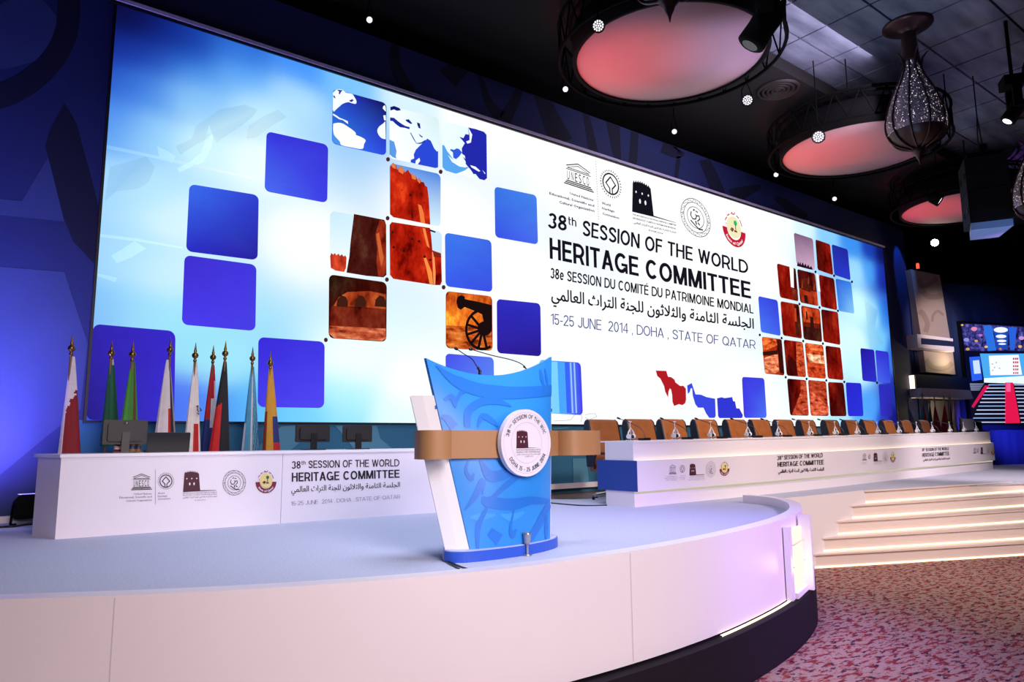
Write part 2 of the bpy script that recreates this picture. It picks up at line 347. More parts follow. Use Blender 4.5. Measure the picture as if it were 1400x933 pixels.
# ================================================================== SETTING
def carpet_mat(name, base, fleck=None, scale=9.0, stretch=(1, 1, 1), rot=0.0, th=(0.53, 0.58)):
    m = bpy.data.materials.new(name); m.use_nodes = True; nt = m.node_tree; b = nt.nodes['Principled BSDF']
    b.inputs['Roughness'].default_value = 0.95; b.inputs['Specular IOR Level'].default_value = 0.1
    tc = nt.nodes.new('ShaderNodeTexCoord'); mp = nt.nodes.new('ShaderNodeMapping')
    mp.inputs['Scale'].default_value = stretch; mp.inputs['Rotation'].default_value = (0, 0, rot)
    nt.links.new(tc.outputs['Object'], mp.inputs[0])
    fine = nt.nodes.new('ShaderNodeTexNoise'); fine.inputs['Scale'].default_value = 60; fine.inputs['Detail'].default_value = 3
    nt.links.new(mp.outputs[0], fine.inputs['Vector'])
    r0 = nt.nodes.new('ShaderNodeValToRGB'); r0.color_ramp.elements[0].position = 0.3; r0.color_ramp.elements[1].position = 0.7
    r0.color_ramp.elements[0].color = (*[c * 0.86 for c in base], 1); r0.color_ramp.elements[1].color = (*[c * 1.1 for c in base], 1)
    nt.links.new(fine.outputs['Fac'], r0.inputs[0]); out = r0.outputs[0]
    for k, (col, sc, lo, hi, off) in enumerate(fleck or []):
        n = nt.nodes.new('ShaderNodeTexNoise'); n.inputs['Scale'].default_value = sc; n.inputs['Detail'].default_value = 5; n.inputs['Roughness'].default_value = 0.62
        ad = nt.nodes.new('ShaderNodeVectorMath'); ad.inputs[1].default_value = (off, off * 1.7, 0)
        nt.links.new(mp.outputs[0], ad.inputs[0]); nt.links.new(ad.outputs[0], n.inputs['Vector'])
        mr = nt.nodes.new('ShaderNodeMapRange'); mr.inputs[1].default_value = lo; mr.inputs[2].default_value = hi
        nt.links.new(n.outputs['Fac'], mr.inputs[0])
        mx = nt.nodes.new('ShaderNodeMix'); mx.data_type = 'RGBA'; mx.inputs['B'].default_value = (*col, 1)
        nt.links.new(mr.outputs[0], mx.inputs['Factor']); nt.links.new(out, mx.inputs['A']); out = mx.outputs['Result']
    nt.links.new(out, b.inputs['Base Color']); return m

FL = carpet_mat('patterned_carpet', h2l('a68a82'), [(h2l('803038'), 15, 0.515, 0.56, 0.0), (h2l('3a2038'), 16, 0.565, 0.60, 7.3), (h2l('a85a4c'), 17, 0.58, 0.62, 3.1)],
                stretch=(0.5, 1.25, 1), rot=math.radians(24))
mb = MB(); mb.poly([(-8, -9, 0), (32, -9, 0), (32, 12, 0), (-8, 12, 0)]); mb.build('floor', FL, kind='structure')

YW = 9.8                                          # plane of the main backdrop and its screen
NAVY = mat('backdrop_navy', '1e2c68', 0.7, noise=(1.5, 0.08)); PRINT = mat('backdrop_print', '36467e', 0.7, noise=(1.5, 0.08)); DEEP = mat('backdrop_deep', '0a1034', 0.75)
TEAL = mat('backdrop_teal', '24688a', 0.7); TEALP = mat('backdrop_teal_print', '4d87a3', 0.7)
# --- main backdrop wall: a thick slab with printed swirls on its face
wall = MB()
x0, x1, z1 = -7.5, 23.15, 8.42
zb = 2.19
wall.box((x0, YW + 0.06, 0), (x1, YW + 0.5, z1), 0)
wall.poly([(1.0, YW + 0.05, ST - 0.3), (21.6, YW + 0.05, ST - 0.3), (21.6, YW + 0.05, zb), (1.0, YW + 0.05, zb)], 3)
A = Art((0, YW + 0.06, 0), (0, 1, 0), [])
def wp(pts, mi, off=0.004): wall.add([A.p(x, y, off) for x, y in smooth_curve2(pts)], [tuple(range(len(smooth_curve2(pts))))], mi)
def smooth_curve2(pts, n=5):
    c = smooth_curve([(p[0], p[1], 0) for p in list(pts) + [pts[0]]], n); return [(p.x, p.y) for p in c[:-1]]
# printed shapes left of the screen
def wpband(pts, wd, mi, off=0.004):
    c = [(p.x, p.y) for p in smooth_curve([(x, y, 0) for x, y in pts], 6)]; L, R = [], []
    for i, p in enumerate(c):
        a, b = c[max(i - 1, 0)], c[min(i + 1, len(c) - 1)]; dx, dy = b[0] - a[0], b[1] - a[1]; l = math.hypot(dx, dy); t = i / (len(c) - 1)
        ww = wd[0] * (1 - t) + wd[1] * t
        L.append(A.p(p[0] - dy / l * ww, p[1] + dx / l * ww, off)); R.append(A.p(p[0] + dy / l * ww, p[1] - dx / l * ww, off))
    wall.strip(L, R, mi)
wpband([(-60, 142), (10, 128), (60, 95), (90, 45), (95, -30)], (18, 15), 2)
wp([(-40, 40), (30, -10), (76, 20), (76, 62), (40, 86), (-40, 96)], 1, 0.003)
wall.poly([A.p(x, y, 0.005) for x, y in [(88, 142), (104, 170), (126, 250), (138, 300), (128, 360), (100, 330), (88, 300), (62, 200), (68, 178)]], 2)
wall.poly([A.p(x, y, 0.003) for x, y in [(-40, 268), (30, 275), (66, 215), (88, 303), (-40, 290)]], 1)
wall.poly([A.p(x, y, 0.003) for x, y in [(0, 365), (88, 372), (120, 470), (110, 560), (60, 600), (0, 650)]], 1)
# printed strokes on the band above the screen
for pts, wd in (([(545, 40), (540, 85), (560, 128)], (5, 9)), ([(612, 108), (640, 80), (652, 45)], (16, 3)), ([(655, 100), (668, 140), (684, 160)], (3, 8)), ([(690, 165), (705, 135), (712, 115)], (9, 4)),
                ([(736, 118), (752, 160), (768, 196)], (8, 16)), ([(800, 150), (808, 190), (812, 215)], (4, 7)), ([(838, 165), (842, 200), (846, 226)], (9, 4)), ([(868, 180), (866, 215), (862, 240)], (5, 6)),
                ([(905, 202), (925, 208), (930, 204)], (7, 10)), ([(928, 214), (925, 240), (924, 250)], (3, 2)), ([(962, 217), (975, 245), (985, 275)], (7, 10)), ([(1000, 270), (1020, 262), (1040, 255)], (12, 3)),
                ([(1060, 270), (1075, 280), (1100, 300)], (3, 9))):
    wpband(pts, wd, 2)
# paler printed shapes on the low teal part below the screen
for q in ([(385, 583), (410, 581), (440, 581), (392, 620), (340, 622)], [(458, 582), (515, 582), (520, 600), (545, 621), (490, 621)], [(783, 627), (802, 627), (806, 664), (784, 665)], [(755, 586), (778, 584), (775, 586), (757, 588)], [(800, 588), (830, 588), (840, 592), (800, 592)],
          [(1090, 584), (1130, 584), (1140, 600), (1100, 600)], [(880, 584), (905, 584), (912, 600), (886, 600)]):
    wall.poly([A.p(x, y, 0.02) for x, y in q], 4)
wall.v = [(x, y, min(z, z1 - .01)) if y < YW + .059 else (x, y, z) for x, y, z in wall.v]
wall.build('wall_back', [NAVY, PRINT, DEEP, TEAL, TEALP], kind='structure')
sk = MB(); sk.box((0.0, YW - 0.03, ST - 0.02), (22.5, YW + 0.05, ST + 0.07)); sk.build('baseboard_back', mat('white_laminate', 'e8e2ea', 0.35), kind='structure')

mb = MB(); mb.box((4.0, 7.6, ST - 0.4), (24.0, YW + 0.05, ST - 0.10)); mb.build('trim_2', mat('bare_boards', '6b5348', 0.3, noise=(3, .2)), kind='structure')
# --- right wing of the set, turned towards the audience
WP, WD = Vector((23.3, 9.75, 0)), Vector((0.93, -0.368, 0)).normalized(); WN = Vector((-WD.y, WD.x, 0))
def wing(a, d, z): return WP + WD * a - WN * d + Vector((0, 0, z))      # a along, d in front, z height
WM = Matrix((( WD.x, -WN.x, 0, WP.x), (WD.y, -WN.y, 0, WP.y), (0, 0, 1, 0), (0, 0, 0, 1)))
mb = MB(); mb.box((-0.2, -0.4, 0), (12, 0, 6.75), 0, WM)
for k in range(7): mb.poly([WM @ Vector((0.3 + k * 0.9 + (k % 2) * 0.2, 0.004, 3.0 + (k % 3) * 0.9)), WM @ Vector((0.8 + k * 0.9, 0.004, 2.6)), WM @ Vector((0.95 + k * 0.9, 0.004, 5.2)), WM @ Vector((0.5 + k * 0.9, 0.004, 6.0))], 1)
mb.build('wall_right', [mat('wing_navy', '0c1a40', 0.75), mat('wing_print', '132650', 0.75)], kind='structure')
BLACK = mat('matte_black', '08080a', 0.8)
mb = MB(); mb.box((-7.8, -9, 0), (-7.5, 12, 9.5)); mb.build('wall_left', BLACK, kind='structure')
mb = MB(); mb.box((23.0, 11.6, 0), (34, 12, 10)); mb.box((34, -9, 0), (34.4, 12, 10)); mb.build('wall_far', BLACK, kind='structure')

# --- ceiling: tiles with dark seams over the hall, black panel standing in for the unlit part over the stage back
CZ = 9.3
m = bpy.data.materials.new('ceiling_tiles'); m.use_nodes = True; nt = m.node_tree; b = nt.nodes['Principled BSDF']; b.inputs['Roughness'].default_value = 0.6
tc = nt.nodes.new('ShaderNodeTexCoord'); n1 = nt.nodes.new('ShaderNodeTexNoise'); n1.inputs['Scale'].default_value = 1.4; n1.inputs['Detail'].default_value = 5
mp = nt.nodes.new('ShaderNodeMapping'); mp.inputs['Scale'].default_value = (0.5, 2.2, 1); nt.links.new(tc.outputs['Object'], mp.inputs[0]); nt.links.new(mp.outputs[0], n1.inputs['Vector'])
cr = nt.nodes.new('ShaderNodeValToRGB'); cr.color_ramp.elements[0].color = (*h2l('4d5366'), 1); cr.color_ramp.elements[1].color = (*h2l('8d93a6'), 1); cr.color_ramp.elements[0].position = 0.3; cr.color_ramp.elements[1].position = 0.75
nt.links.new(n1.outputs['Fac'], cr.inputs[0]); nt.links.new(cr.outputs[0], b.inputs['Base Color'])
mb = MB(); mb.poly([(-8, -9, CZ + 0.06), (-8, 12, CZ + 0.06), (34, 12, CZ + 0.06), (34, -9, CZ + 0.06)], 1)
gx, gy = 1.15, 1.3
for i in range(2, 25):
    for j in range(-6, 3):
        xa, ya = 0.3 + i * gx, 5.25 + j * gy
        mb.box((xa + 0.02, ya + 0.02, CZ), (xa + gx - 0.02, ya + gy - 0.02, CZ + 0.05), 0)
mb.build('ceiling', [m, mat('ceiling_black', '050506', 0.9)], kind='structure')
mb = MB(); mb.box((-7, 7.1, 8.99), (22.9, 11.6, 9.25)); mb.build('ceiling_unlit_panel', mat('unlit_ceiling_black', '0b0809', 0.9), kind='structure')  # black sheet: the shade on the unlit ceiling put into its colour

# ================================================================== STAGE
OUT = [(-7.4, 9.0), (-3.0, 6.6), (-0.9, 5.15), (0.18, 4.47), (1.09, 3.98), (2.0, 3.66), (2.68, 3.53), (3.4, 3.50), (4.2, 3.54), (5.0, 3.65), (6.05, 3.89), (6.91, 4.20), (7.50, 4.52), (8.0, 4.90), (8.38, 5.38), (8.47, 5.86)]
OC = [Vector((p.x, p.y, 0)) for p in smooth_curve([(x, y, 0) for x, y in OUT], 6)]
def offset(c, d):
    o = []
    for i, p in enumerate(c):
        t = (c[min(i + 1, len(c) - 1)] - c[max(i - 1, 0)]).normalized(); o.append(p + Vector((-t.y, t.x, 0)) * d)
    return o
IC = offset(OC, 0.13); PC = offset(OC, -0.09)
WHITE = MATS['white_laminate']; CARPET = carpet_mat('stage_carpet', h2l('bcc2d8'))
stage = thing('stage', 'curved white stage with pale blue-grey carpet, a raised rim and a dark plinth', 'stage', (3.4, 6.0, 0)); stage['kind'] = 'structure'
def at(c, z): return [(p.x, p.y, z) for p in c]
mb = MB()   # carpeted floor slab
S4a, S4b = Vector((11.6, 5.9, 0)), Vector((16.14, 5.1, 0)); SD = (S4b - S4a).normalized()
far = S4a + SD * 12
poly = [(p.x, p.y) for p in IC] + [(8.34, 5.92), (11.63, 5.92), (far.x, far.y), (26.5, 8.6), (23.2, 9.7), (12.0, 9.0), (7.2, 7.72), (6.9, 7.9), (5.9, 9.7), (-7.4, 9.7)]
mb.prism(poly, ST - 0.06, ST); mb.build('carpet', CARPET, stage)
mb = MB(); mb.strip(at(OC, 0.42), at(OC, ST + 0.1), 0, True); mb.strip(at(OC, ST + 0.1), at(IC, ST + 0.1), 0); mb.strip(at(IC, ST + 0.1), at(IC, ST - 0.06), 0, True)
e0, e1 = OC[-1], IC[-1]; mb.poly([(e0.x, e0.y, 0.42), (e1.x, e1.y, 0.42), (e1.x, e1.y, ST + 0.1), (e0.x, e0.y, ST + 0.1)])
mb.build('fascia', mat('stage_white', 'e9e2ea', 0.38, noise=(0.6, 0.03)), stage)
sm = MB()   # seams between the fascia panels
for i in range(21, len(OC) - 4, 23):
    t = (OC[i + 1] - OC[i]).normalized(); nn = Vector((t.y, -t.x, 0)) * 0.002; a = OC[i] + nn
    sm.poly([(a.x, a.y, 0.43), (a.x + t.x * 0.006, a.y + t.y * 0.006, 0.43), (a.x + t.x * 0.006, a.y + t.y * 0.006, ST + 0.09), (a.x, a.y, ST + 0.09)])
sm.build('panel_seam', mat('seam_grey', 'cdc5d0', 0.6), stage)
mb = MB(); mb.strip(at(PC, 0.0), at(PC, 0.40), 0, True); mb.strip(at(PC, 0.40), at(IC, 0.40), 0)
mb.build('plinth', mat('plinth_aubergine', '17111d', 0.8, spec=.2), stage, label='dark aubergine plinth')
LED = emis('warm_led', (1.0, 0.80, 0.50), 2.6)
mb = MB(); a = offset(OC, -0.008); b2 = offset(OC, -0.026); k0 = 52
mb.strip(at(a[k0:], 0.412), at(b2[k0:], 0.412)); mb.strip(at(b2[k0:], 0.402), at(b2[k0:], 0.412)); mb.build('light_strip', LED, stage)
mb = MB()   # return wall from the stage tip to the stairs
mb.box((8.34, 5.88, 0), (11.62, 5.99, ST - 0.002)); mb.build('side_panel', MATS['stage_white'], stage)

def pxx(p):
    v = RW.transposed() @ (Vector((p.x, p.y, 0.8)) - CAM); return CXP + FPX * v.x / v.z
# lit console on the outside of the stage tip
ci = next(i for i in range(len(OC) // 2, len(OC)) if pxx(OC[i]) > 1084)
cp = OC[ci]; ct = (OC[ci + 1] - OC[ci - 1]).normalized(); cn = Vector((ct.y, -ct.x, 0))
con = thing('wall_light', 'glowing warm white light box on the violet end of the stage front', 'light', (cp.x, cp.y, 0.42))
CM = Matrix(((ct.x, cn.x, 0, cp.x), (ct.y, cn.y, 0, cp.y), (0, 0, 1, 0.42), (0, 0, 0, 1)))
mb = MB(); mb.box((-0.30, 0.02, 0.06), (0.17, 0.05, 0.62), 0, CM); mb.build('lamp_panel', emis('lamp_panel_glow', (1.0, 0.86, 0.62), 1.4), con)
mb = MB(); mb.box((-0.40, 0.0, 0.0), (-0.30, 0.055, 0.66), 0, CM); mb.build('side_panel', WHITE, con)
mb = MB(); mb.box((0.20, 0.02, 0.0), (0.26, 0.13, 0.72), 0, CM); mb.build('side_panel', WHITE, con)
mb = MB(); mb.box((-0.28, 0.0, 0.0), (0.20, 0.08, 0.05), 0, CM); mb.build('sill', WHITE, con)
for z in (0.28, 0.48):
    mb = MB(); mb.box((-0.30, 0.05, z), (0.20, 0.065, z + 0.012), 0, CM); mb.build('bar', mat('warm_metal', 'f2e2c0', 0.3, 0.3), con)
pl = lamp('wall_light_glow', 'POINT', CM @ Vector((0.0, 0.22, 0.25)), (0, 0, 0), 2, (1.0, 0.8, 0.5), 0.08)

# ================================================================== STAIRS
stairs = thing('stairs', 'white stage stairs with a glowing warm light line under every step', 'stairs', (12.5, 5.2, 0)); stairs['kind'] = 'structure'
left = [(9.99, 5.90), (10.25, 5.90), (10.68, 5.90), (11.13, 5.90), (11.6, 5.90)]
right = [(13.56, 4.38), (13.97, 4.47), (14.60, 4.66), (15.32, 4.87), (16.14, 5.10)]
rz = ST / 5
STW = mat('stair_white', 'e6d6d2', 0.45)
curves = []
for (a, b) in zip(left, right):
    d = Vector((b[0] - a[0], b[1] - a[1], 0)); d.normalize(); a = Vector((*a, 0)); n = Vector((-d.y, d.x, 0)); L = 13
    curves.append([a + d * (L * t) + n * (0.0022 * (L * t - 0) ** 2) for t in [i / 14 for i in range(15)]])
for k in range(5):
    c0 = curves[k]; c1 = curves[k + 1] if k < 4 else [p + Vector((0.12, 0.30, 0)) for p in curves[4]]
    z, zt = k * rz, (k + 1) * rz - (0.004 if k == 4 else 0); mb = MB()
    ov = offset(c0, -0.025)
    mb.strip(at(c0, z), at(c0, zt - 0.022)); mb.strip(at(c0, zt - 0.022), at(ov, zt - 0.022)); mb.strip(at(ov, zt - 0.022), at(ov, zt)); mb.strip(at(ov, zt), at(c1, zt))
    mb.poly([(c0[0].x, c0[0].y, z), (c0[0].x, c0[0].y, zt), (c1[0].x, c1[0].y, zt), (c1[0].x, c1[0].y, z)])
    st = mb.build('step', STW, stairs)
    lb = MB(); l0 = offset(c0, -0.012); lb.strip(at(c0, z + 0.030), at(l0, z + 0.030)); lb.strip(at(l0, z + 0.010), at(l0, z + 0.030)); lb.build('light_strip', LED, st)

# ================================================================== LED SCREEN
V = emis_vcol('led_picture', 1.06)
STONE = emis_vcol('led_stone_picture', 1.0, (2.6, [(0.18, 0.08, 0.1), (0.72, 0.45, 0.5), (1.05, 1.0, 1.0), (1.6, 3.0, 2.4)], (1, 1, 0.55)))
GROUND = emis_vcol('led_ground_picture', 1.0, (5.0, [(0.15, 0.1, 0.1), (0.8, 0.6, 0.5), (1.1, 1.4, 1.3), (1.5, 2.8, 3.0)], (0.7, 1, 2.0)))
BLUEP = emis_vcol('led_blue_picture', 1.0, (3.0, [(0.93, 0.95, 0.97), (1, 1, 1), (1.05, 1.04, 1.0)], (0.6, 1, 1.6)))
INK = emis('led_ink', '16141f'); INKB = emis('led_blue_ink', '4a5488'); INKG = emis('led_grey_ink', '77778a'); REDI = emis('led_red', 'c81e38'); CREAM = emis('led_cream', 'f4eec0'); GREEN = emis('led_green', '2fbf6a'); LWHITE = emis('led_white', 'ffffff')
SP, SN = (0, YW, 0), (0, 1, 0)
scr = thing('led_screen', 'huge bright conference screen with title text, blue squares and fort pictures', 'screen', (11.3, YW, 4.8))
BL = on_plane(118, 575, SP, SN); BR = on_plane(1227, 584, SP, SN); TLc = on_plane(160, 6, SP, SN)
sx0, sx1, sz0, sz1 = BL.x, BR.x, BL.z, TLc.z
# display: colour field interpolated from sampled colours
CP = """162 14 0b0a38;168 15 07062a;200 30 0c1060;260 55 1238a0;330 66 1f56c4;410 92 3c8cfa;470 110 7cc4ff;560 135 d8f0ff;640 160 ffffff;157 60 0e1c80;230 50 0e2488;200 75 1a40b0;260 90 2f78e0;330 85 4090f0;330 110 78bcfc;270 120 70b4f8;146 150 3a78e4;400 130 b8e4ff
152 105 1c48bc;200 120 4a90ec;270 140 a8dcfc;350 150 d0f4ff;146 170 5a9cf0;200 180 a0d8fc;280 200 d4f8ff;350 220 f0ffff;140 250 a0d4ff;200 260 b4e4fc;245 300 d8f4ff;132 340 98ccf8;180 350 b4e4fc;232 380 d0f0fc
126 420 78b4f4;180 420 9cd8f8;240 430 a0e4f8;250 470 98e0f4;300 500 a4e8f8;250 550 4a6cf0;300 565 4a90f0;345 560 60c0f8;420 570 70ccf8;470 540 b8f4f8;470 575 98e4fc;540 570 e4fcf8;560 530 ffffff;120 560 3a50d0
420 330 fbfffc;480 500 f4fffc;700 400 ffffff;850 500 ffffff;950 400 ffffff;1040 350 ffffff;900 260 ffffff;1010 295 ffffff;1030 560 ffffff;760 580 ffffff;600 300 ffffff;780 220 ffffff;640 560 ffffff
1070 300 f8ffff;1100 308 d8f4ff;1130 320 88ccff;1165 335 3c90f0;1190 342 1a3cb0;1205 348 0c1050;1170 370 a0dcff;1190 370 50a8f8;1204 375 2040c0;1209 380 101880;1175 420 d0fcff;1195 430 a8e8ff;1208 430 3a90f0;1215 425 2050c8
1170 470 d8fcff;1205 470 7cd0fc;1220 480 3068d8;1175 500 c8f8ff;1190 560 50a4fc;1180 578 5cb0fc;1150 580 b0e8ff;1210 575 2440c0;1222 575 141470;1225 540 2030a0;1100 580 f4ffff;1120 540 e8ffff;1130 480 f0ffff"""
cps = []
for t in CP.replace('\n', ';').split(';'):
    a, b, c = t.split(); p = on_plane(float(a), float(b), SP, SN); cps.append((p.x, p.z, tuple(int(c[i:i + 2], 16) / 255 for i in (0, 2, 4))))
def field(x, z):
    W = 0; c = [0, 0, 0]
    for px, pz, k in cps:
        w_ = 1 / (((x - px) ** 2 + ((z - pz) * 1.3) ** 2) ** 2.0 + 0.015); W += w_
        c[0] += k[0] * w_; c[1] += k[1] * w_; c[2] += k[2] * w_
    return tuple(((q / W + .055) / 1.055) ** 2.4 for q in c)
NX, NZ = 150, 48
mb = MB(); vs, cs = [], []
for j in range(NZ + 1):
    for i in range(NX + 1):
        x, z = sx0 + (sx1 - sx0) * i / NX, sz0 + (sz1 - sz0) * j / NZ; vs.append((x, YW, z)); cs.append(field(x, z))
mb.add(vs, [(j * (NX + 1) + i, j * (NX + 1) + i + 1, (j + 1) * (NX + 1) + i + 1, (j + 1) * (NX + 1) + i) for j in range(NZ) for i in range(NX)], 0, cs)
# faint maps and light streaks in the picture
Af = Art(SP, SN, [])
def faint(pts, k):
    q = [Af.p(x, y, 0.003) for x, y in pts]; mb.add(q, [tuple(range(len(q)))], 0, [tuple(min(1.0, c * k + (0.06 if k > 1 else 0)) for c in field(p.x, p.z)) for p in q])
for pts in ([(268, 172), (300, 150), (335, 143), (352, 150), (345, 160), (330, 172), (296, 195), (290, 182), (283, 190), (268, 198), (246, 212), (240, 200), (262, 190)], [(340, 172), (362, 158), (380, 150), (392, 160), (372, 172), (350, 188), (337, 190)],
            [(150, 228), (200, 214), (212, 228), (204, 248), (190, 258), (160, 262), (143, 275)]): faint(pts, 0.9)
for pts in ([(286, 170), (291, 188), (290, 200), (278, 222), (262, 228), (245, 236), (242, 230), (262, 220), (276, 208)], [(215, 200), (228, 206), (240, 214), (236, 222), (218, 218)], [(145, 198), (210, 212), (345, 242), (345, 245), (210, 216), (145, 203)],
            [(136, 320), (186, 326), (250, 338), (250, 340), (186, 330), (136, 324)], [(184, 330), (200, 340), (180, 352), (160, 360), (152, 350)], [(134, 374), (160, 380), (158, 386), (134, 378)]): faint(pts, 1.06)
for pts in ([(1182, 410), (1200, 425), (1196, 450), (1208, 470), (1190, 478), (1186, 450)], [(1130, 358), (1150, 370), (1168, 392), (1160, 398), (1140, 380)]): faint(pts, 0.93)
# thin drawn outlines in the white field
for pts in ([(757, 576), (775, 575), (781, 574), (785, 568), (792, 566), (796, 570), (794, 577)], [(800, 568), (806, 566), (814, 566), (816, 570), (806, 574), (800, 571)]):
    v2, f2 = line2(pts, 0.8); mb.add([Af.p(x, y, 0.003) for x, y in v2], f2, 0, h2l('b8c0c0'))
mb.build('display', V, scr, vcol=True)
fr = MB()
fr.box((sx0 - 0.09, YW - 0.03, sz1), (sx1 + 0.05, YW + 0.05, sz1 + 0.035), 0); fr.box((sx0 - 0.09, YW - 0.05, sz1 + 0.035), (sx1 + 0.05, YW + 0.05, sz1 + 0.085), 1)
fr.box((sx0 - 0.03, YW - 0.01, sz0 - 0.03), (sx0, YW + 0.05, sz1), 0); fr.box((sx1, YW - 0.02, sz0 - 0.03), (sx1 + 0.05, YW + 0.05, sz1), 0); fr.box((sx0, YW + 0.0, sz0 - 0.02), (sx1, YW + 0.05, sz0), 0)
fr.build('frame', [mat('frame_black', '0a0a10', 0.5), mat('frame_lilac', 'd8d0f4', 0.5)], scr)
TUN = 0.07
def rshape(r=0.10, n=4):
    P = []
    for cx, cy, a0 in ((1 - r, 1 - r, 0), (r, 1 - r, 90), (r, r, 180), (1 - r, r, 270)):
        for i in range(n + 1):
            a = math.radians(a0 + 90 * i / n); P.append((cx + r * math.cos(a), cy + r * math.sin(a)))
    return P
RS = rshape(0.085)
def cv(ox, oy, s): return lambda *p: [(ox + x / s, oy + y / s) for x, y in p]
def tile(q, cols, mi=1, extra=None, name='picture_tile', r=None):
    """rounded square of the LED picture; cols = colours TL TR BR BL; extra(Art) draws its picture"""
    a = Art(SP, SN, [V, BLUEP, STONE, GROUND]); c = [h2l(x) if isinstance(x, str) else x for x in cols]; R = RS if r is None else rshape(r)
    P = [(0.5, 0.5)] + R; cc = []
    for u, v in P:
        t = 1 - v; cc.append(tuple(c[0][k] * (1 - u) * (1 - t) + c[1][k] * u * (1 - t) + c[2][k] * u * t + c[3][k] * (1 - u) * t for k in range(3)))
    a.quad((P, [(0, i + 1, (i + 1) % len(R) + 1) for i in range(len(R))]), q, mi, 0.006, cc)
    if extra: extra(a)
    return a.build(name, scr, vcol=True)
def X(a, pts, mi, col, off=0.010):
    if isinstance(col, str): col = h2l(col)
    a.px(pts, mi, off, col)
def sp2(pts, n=3): return [(p.x, p.y) for p in smooth_curve([(x, y, 0) for x, y in pts], n)]
k2 = cv(350, 100, 3.11); kB = cv(340, 360, 3.415); kA = cv(100, 100, 2.593); kR = cv(1020, 310, 3.4545); kM = cv(420, 110, 5.385); kT = cv(440, 210, 4.911); kD = cv(860, 490, 7.0)
B1 = ('3a3cf0', '3230d8', '4a48ee', '4c58f4')
tile(k2((45, 247), (307, 305), (303, 553), (36, 502)), ('3838e0', '3a34da', '4040e8', '4a6af2'))
tile(kA((412, 393), (658, 433), (654, 664), (400, 632)), ('3a6af0', '3340d0', '2a20a0', '2c2cc4'))
tile(kA((395, 645), (650, 680), (646, 915), (385, 892)), ('4030d0', '4238e0', '4a40e8', '4a3af0'))
tile([(127, 443), (240, 453), (238, 577), (117, 574.5)], ('3426b0', '3a2acc', '3c30d4', '2a2088'))
tile(kB((45, 345), (355, 367), (352, 677), (42, 672)), ('3a2adc', '4238e6', '5248f6', '4a40ee'))
tile(k2((803, 678), (1001, 712), (1005, 932), (806, 907)), ('3f7cf0', '3f6cea', '3a50e4', '3a5cf0'))
tile(k2((1014, 482), (1193, 520), (1199, 730), (1017, 698)), ('3c78ea', '4484ec', '4a6cf0', '3a54e8'))
tile(kB((1158, 167), (1362, 188), (1366, 436), (1160, 420)), ('2f2cc0', '3030c4', '2c1c90', '3020a0'))
tile([(609, 483.5), (675, 489), (676, 560), (610, 556)], ('4a50ee', '5a78f4', '58a0fc', '4c70f8'))
def stripes(a):
    for x0, x1, c in ((742, 762, '7ad0fc'), (762, 772, '4aa4fa'), (772, 778, '3c64f4'), (779, 781, '9cc4ff'), (784, 786, '9cc4ff')): X(a, [(x0, 494 + (x0 - 740) * 0.05), (x1, 494 + (x1 - 740) * 0.05), (x1 + 3, 565), (x0 + 3, 565)], 0, c)
tile([(737, 492), (794, 496), (797, 568), (739, 565)], ('6cc8fc', '3a40f0', '4a3cf4', '8ce0fc'), 1, stripes)
# --- world-map squares: land white on blue sea
LAND = 'f4fcfc'
def map1(a):
    X(a, kM(*sp2([(190, 90), (215, 68), (240, 66), (262, 70), (285, 90), (330, 100), (345, 118), (362, 150), (358, 172), (330, 168), (300, 160), (262, 172), (240, 190), (222, 205), (205, 222), (196, 230), (188, 214)])), 0, LAND)
    X(a, kM((218, 68), (262, 72), (250, 84), (240, 104), (230, 96), (236, 84)), 0, '2a3c90', 0.012); X(a, kM((190, 112), (202, 112), (210, 132), (196, 128)), 0, '3a50b0', 0.012); X(a, kM((306, 150), (330, 138), (344, 146), (326, 160)), 0, '2430a0', 0.012)
    X(a, kM((190, 244), (215, 258), (240, 276), (262, 284), (280, 292), (298, 300), (302, 322), (288, 312), (262, 292), (236, 286), (212, 270), (190, 256)), 0, LAND)
    X(a, kM(*sp2([(192, 318), (230, 312), (262, 318), (290, 335), (330, 362), (356, 385), (360, 402), (395, 416), (430, 440), (418, 470), (405, 505), (330, 494), (252, 476), (240, 450), (212, 420), (196, 396), (190, 360)])), 0, 'fdfdf8')
    X(a, kM((188, 372), (196, 398), (214, 424), (240, 452), (246, 474), (222, 470), (196, 455), (186, 440)), 0, '4a90e8', 0.012)
    X(a, kM(*sp2([(576, 300), (556, 320), (530, 340), (516, 368), (525, 400), (548, 425), (578, 434)])), 0, 'f0faff'); X(a, kM((560, 258), (578, 256), (580, 296), (566, 292)), 0, LAND); X(a, kM((560, 190), (572, 182), (578, 196), (580, 230), (570, 222), (556, 206)), 0, LAND)
tile(k2((327, 66), (555, 128), (553, 352), (322, 300)), ('2436c0', '160a50', '3048e0', '3080e8'), 0, map1)
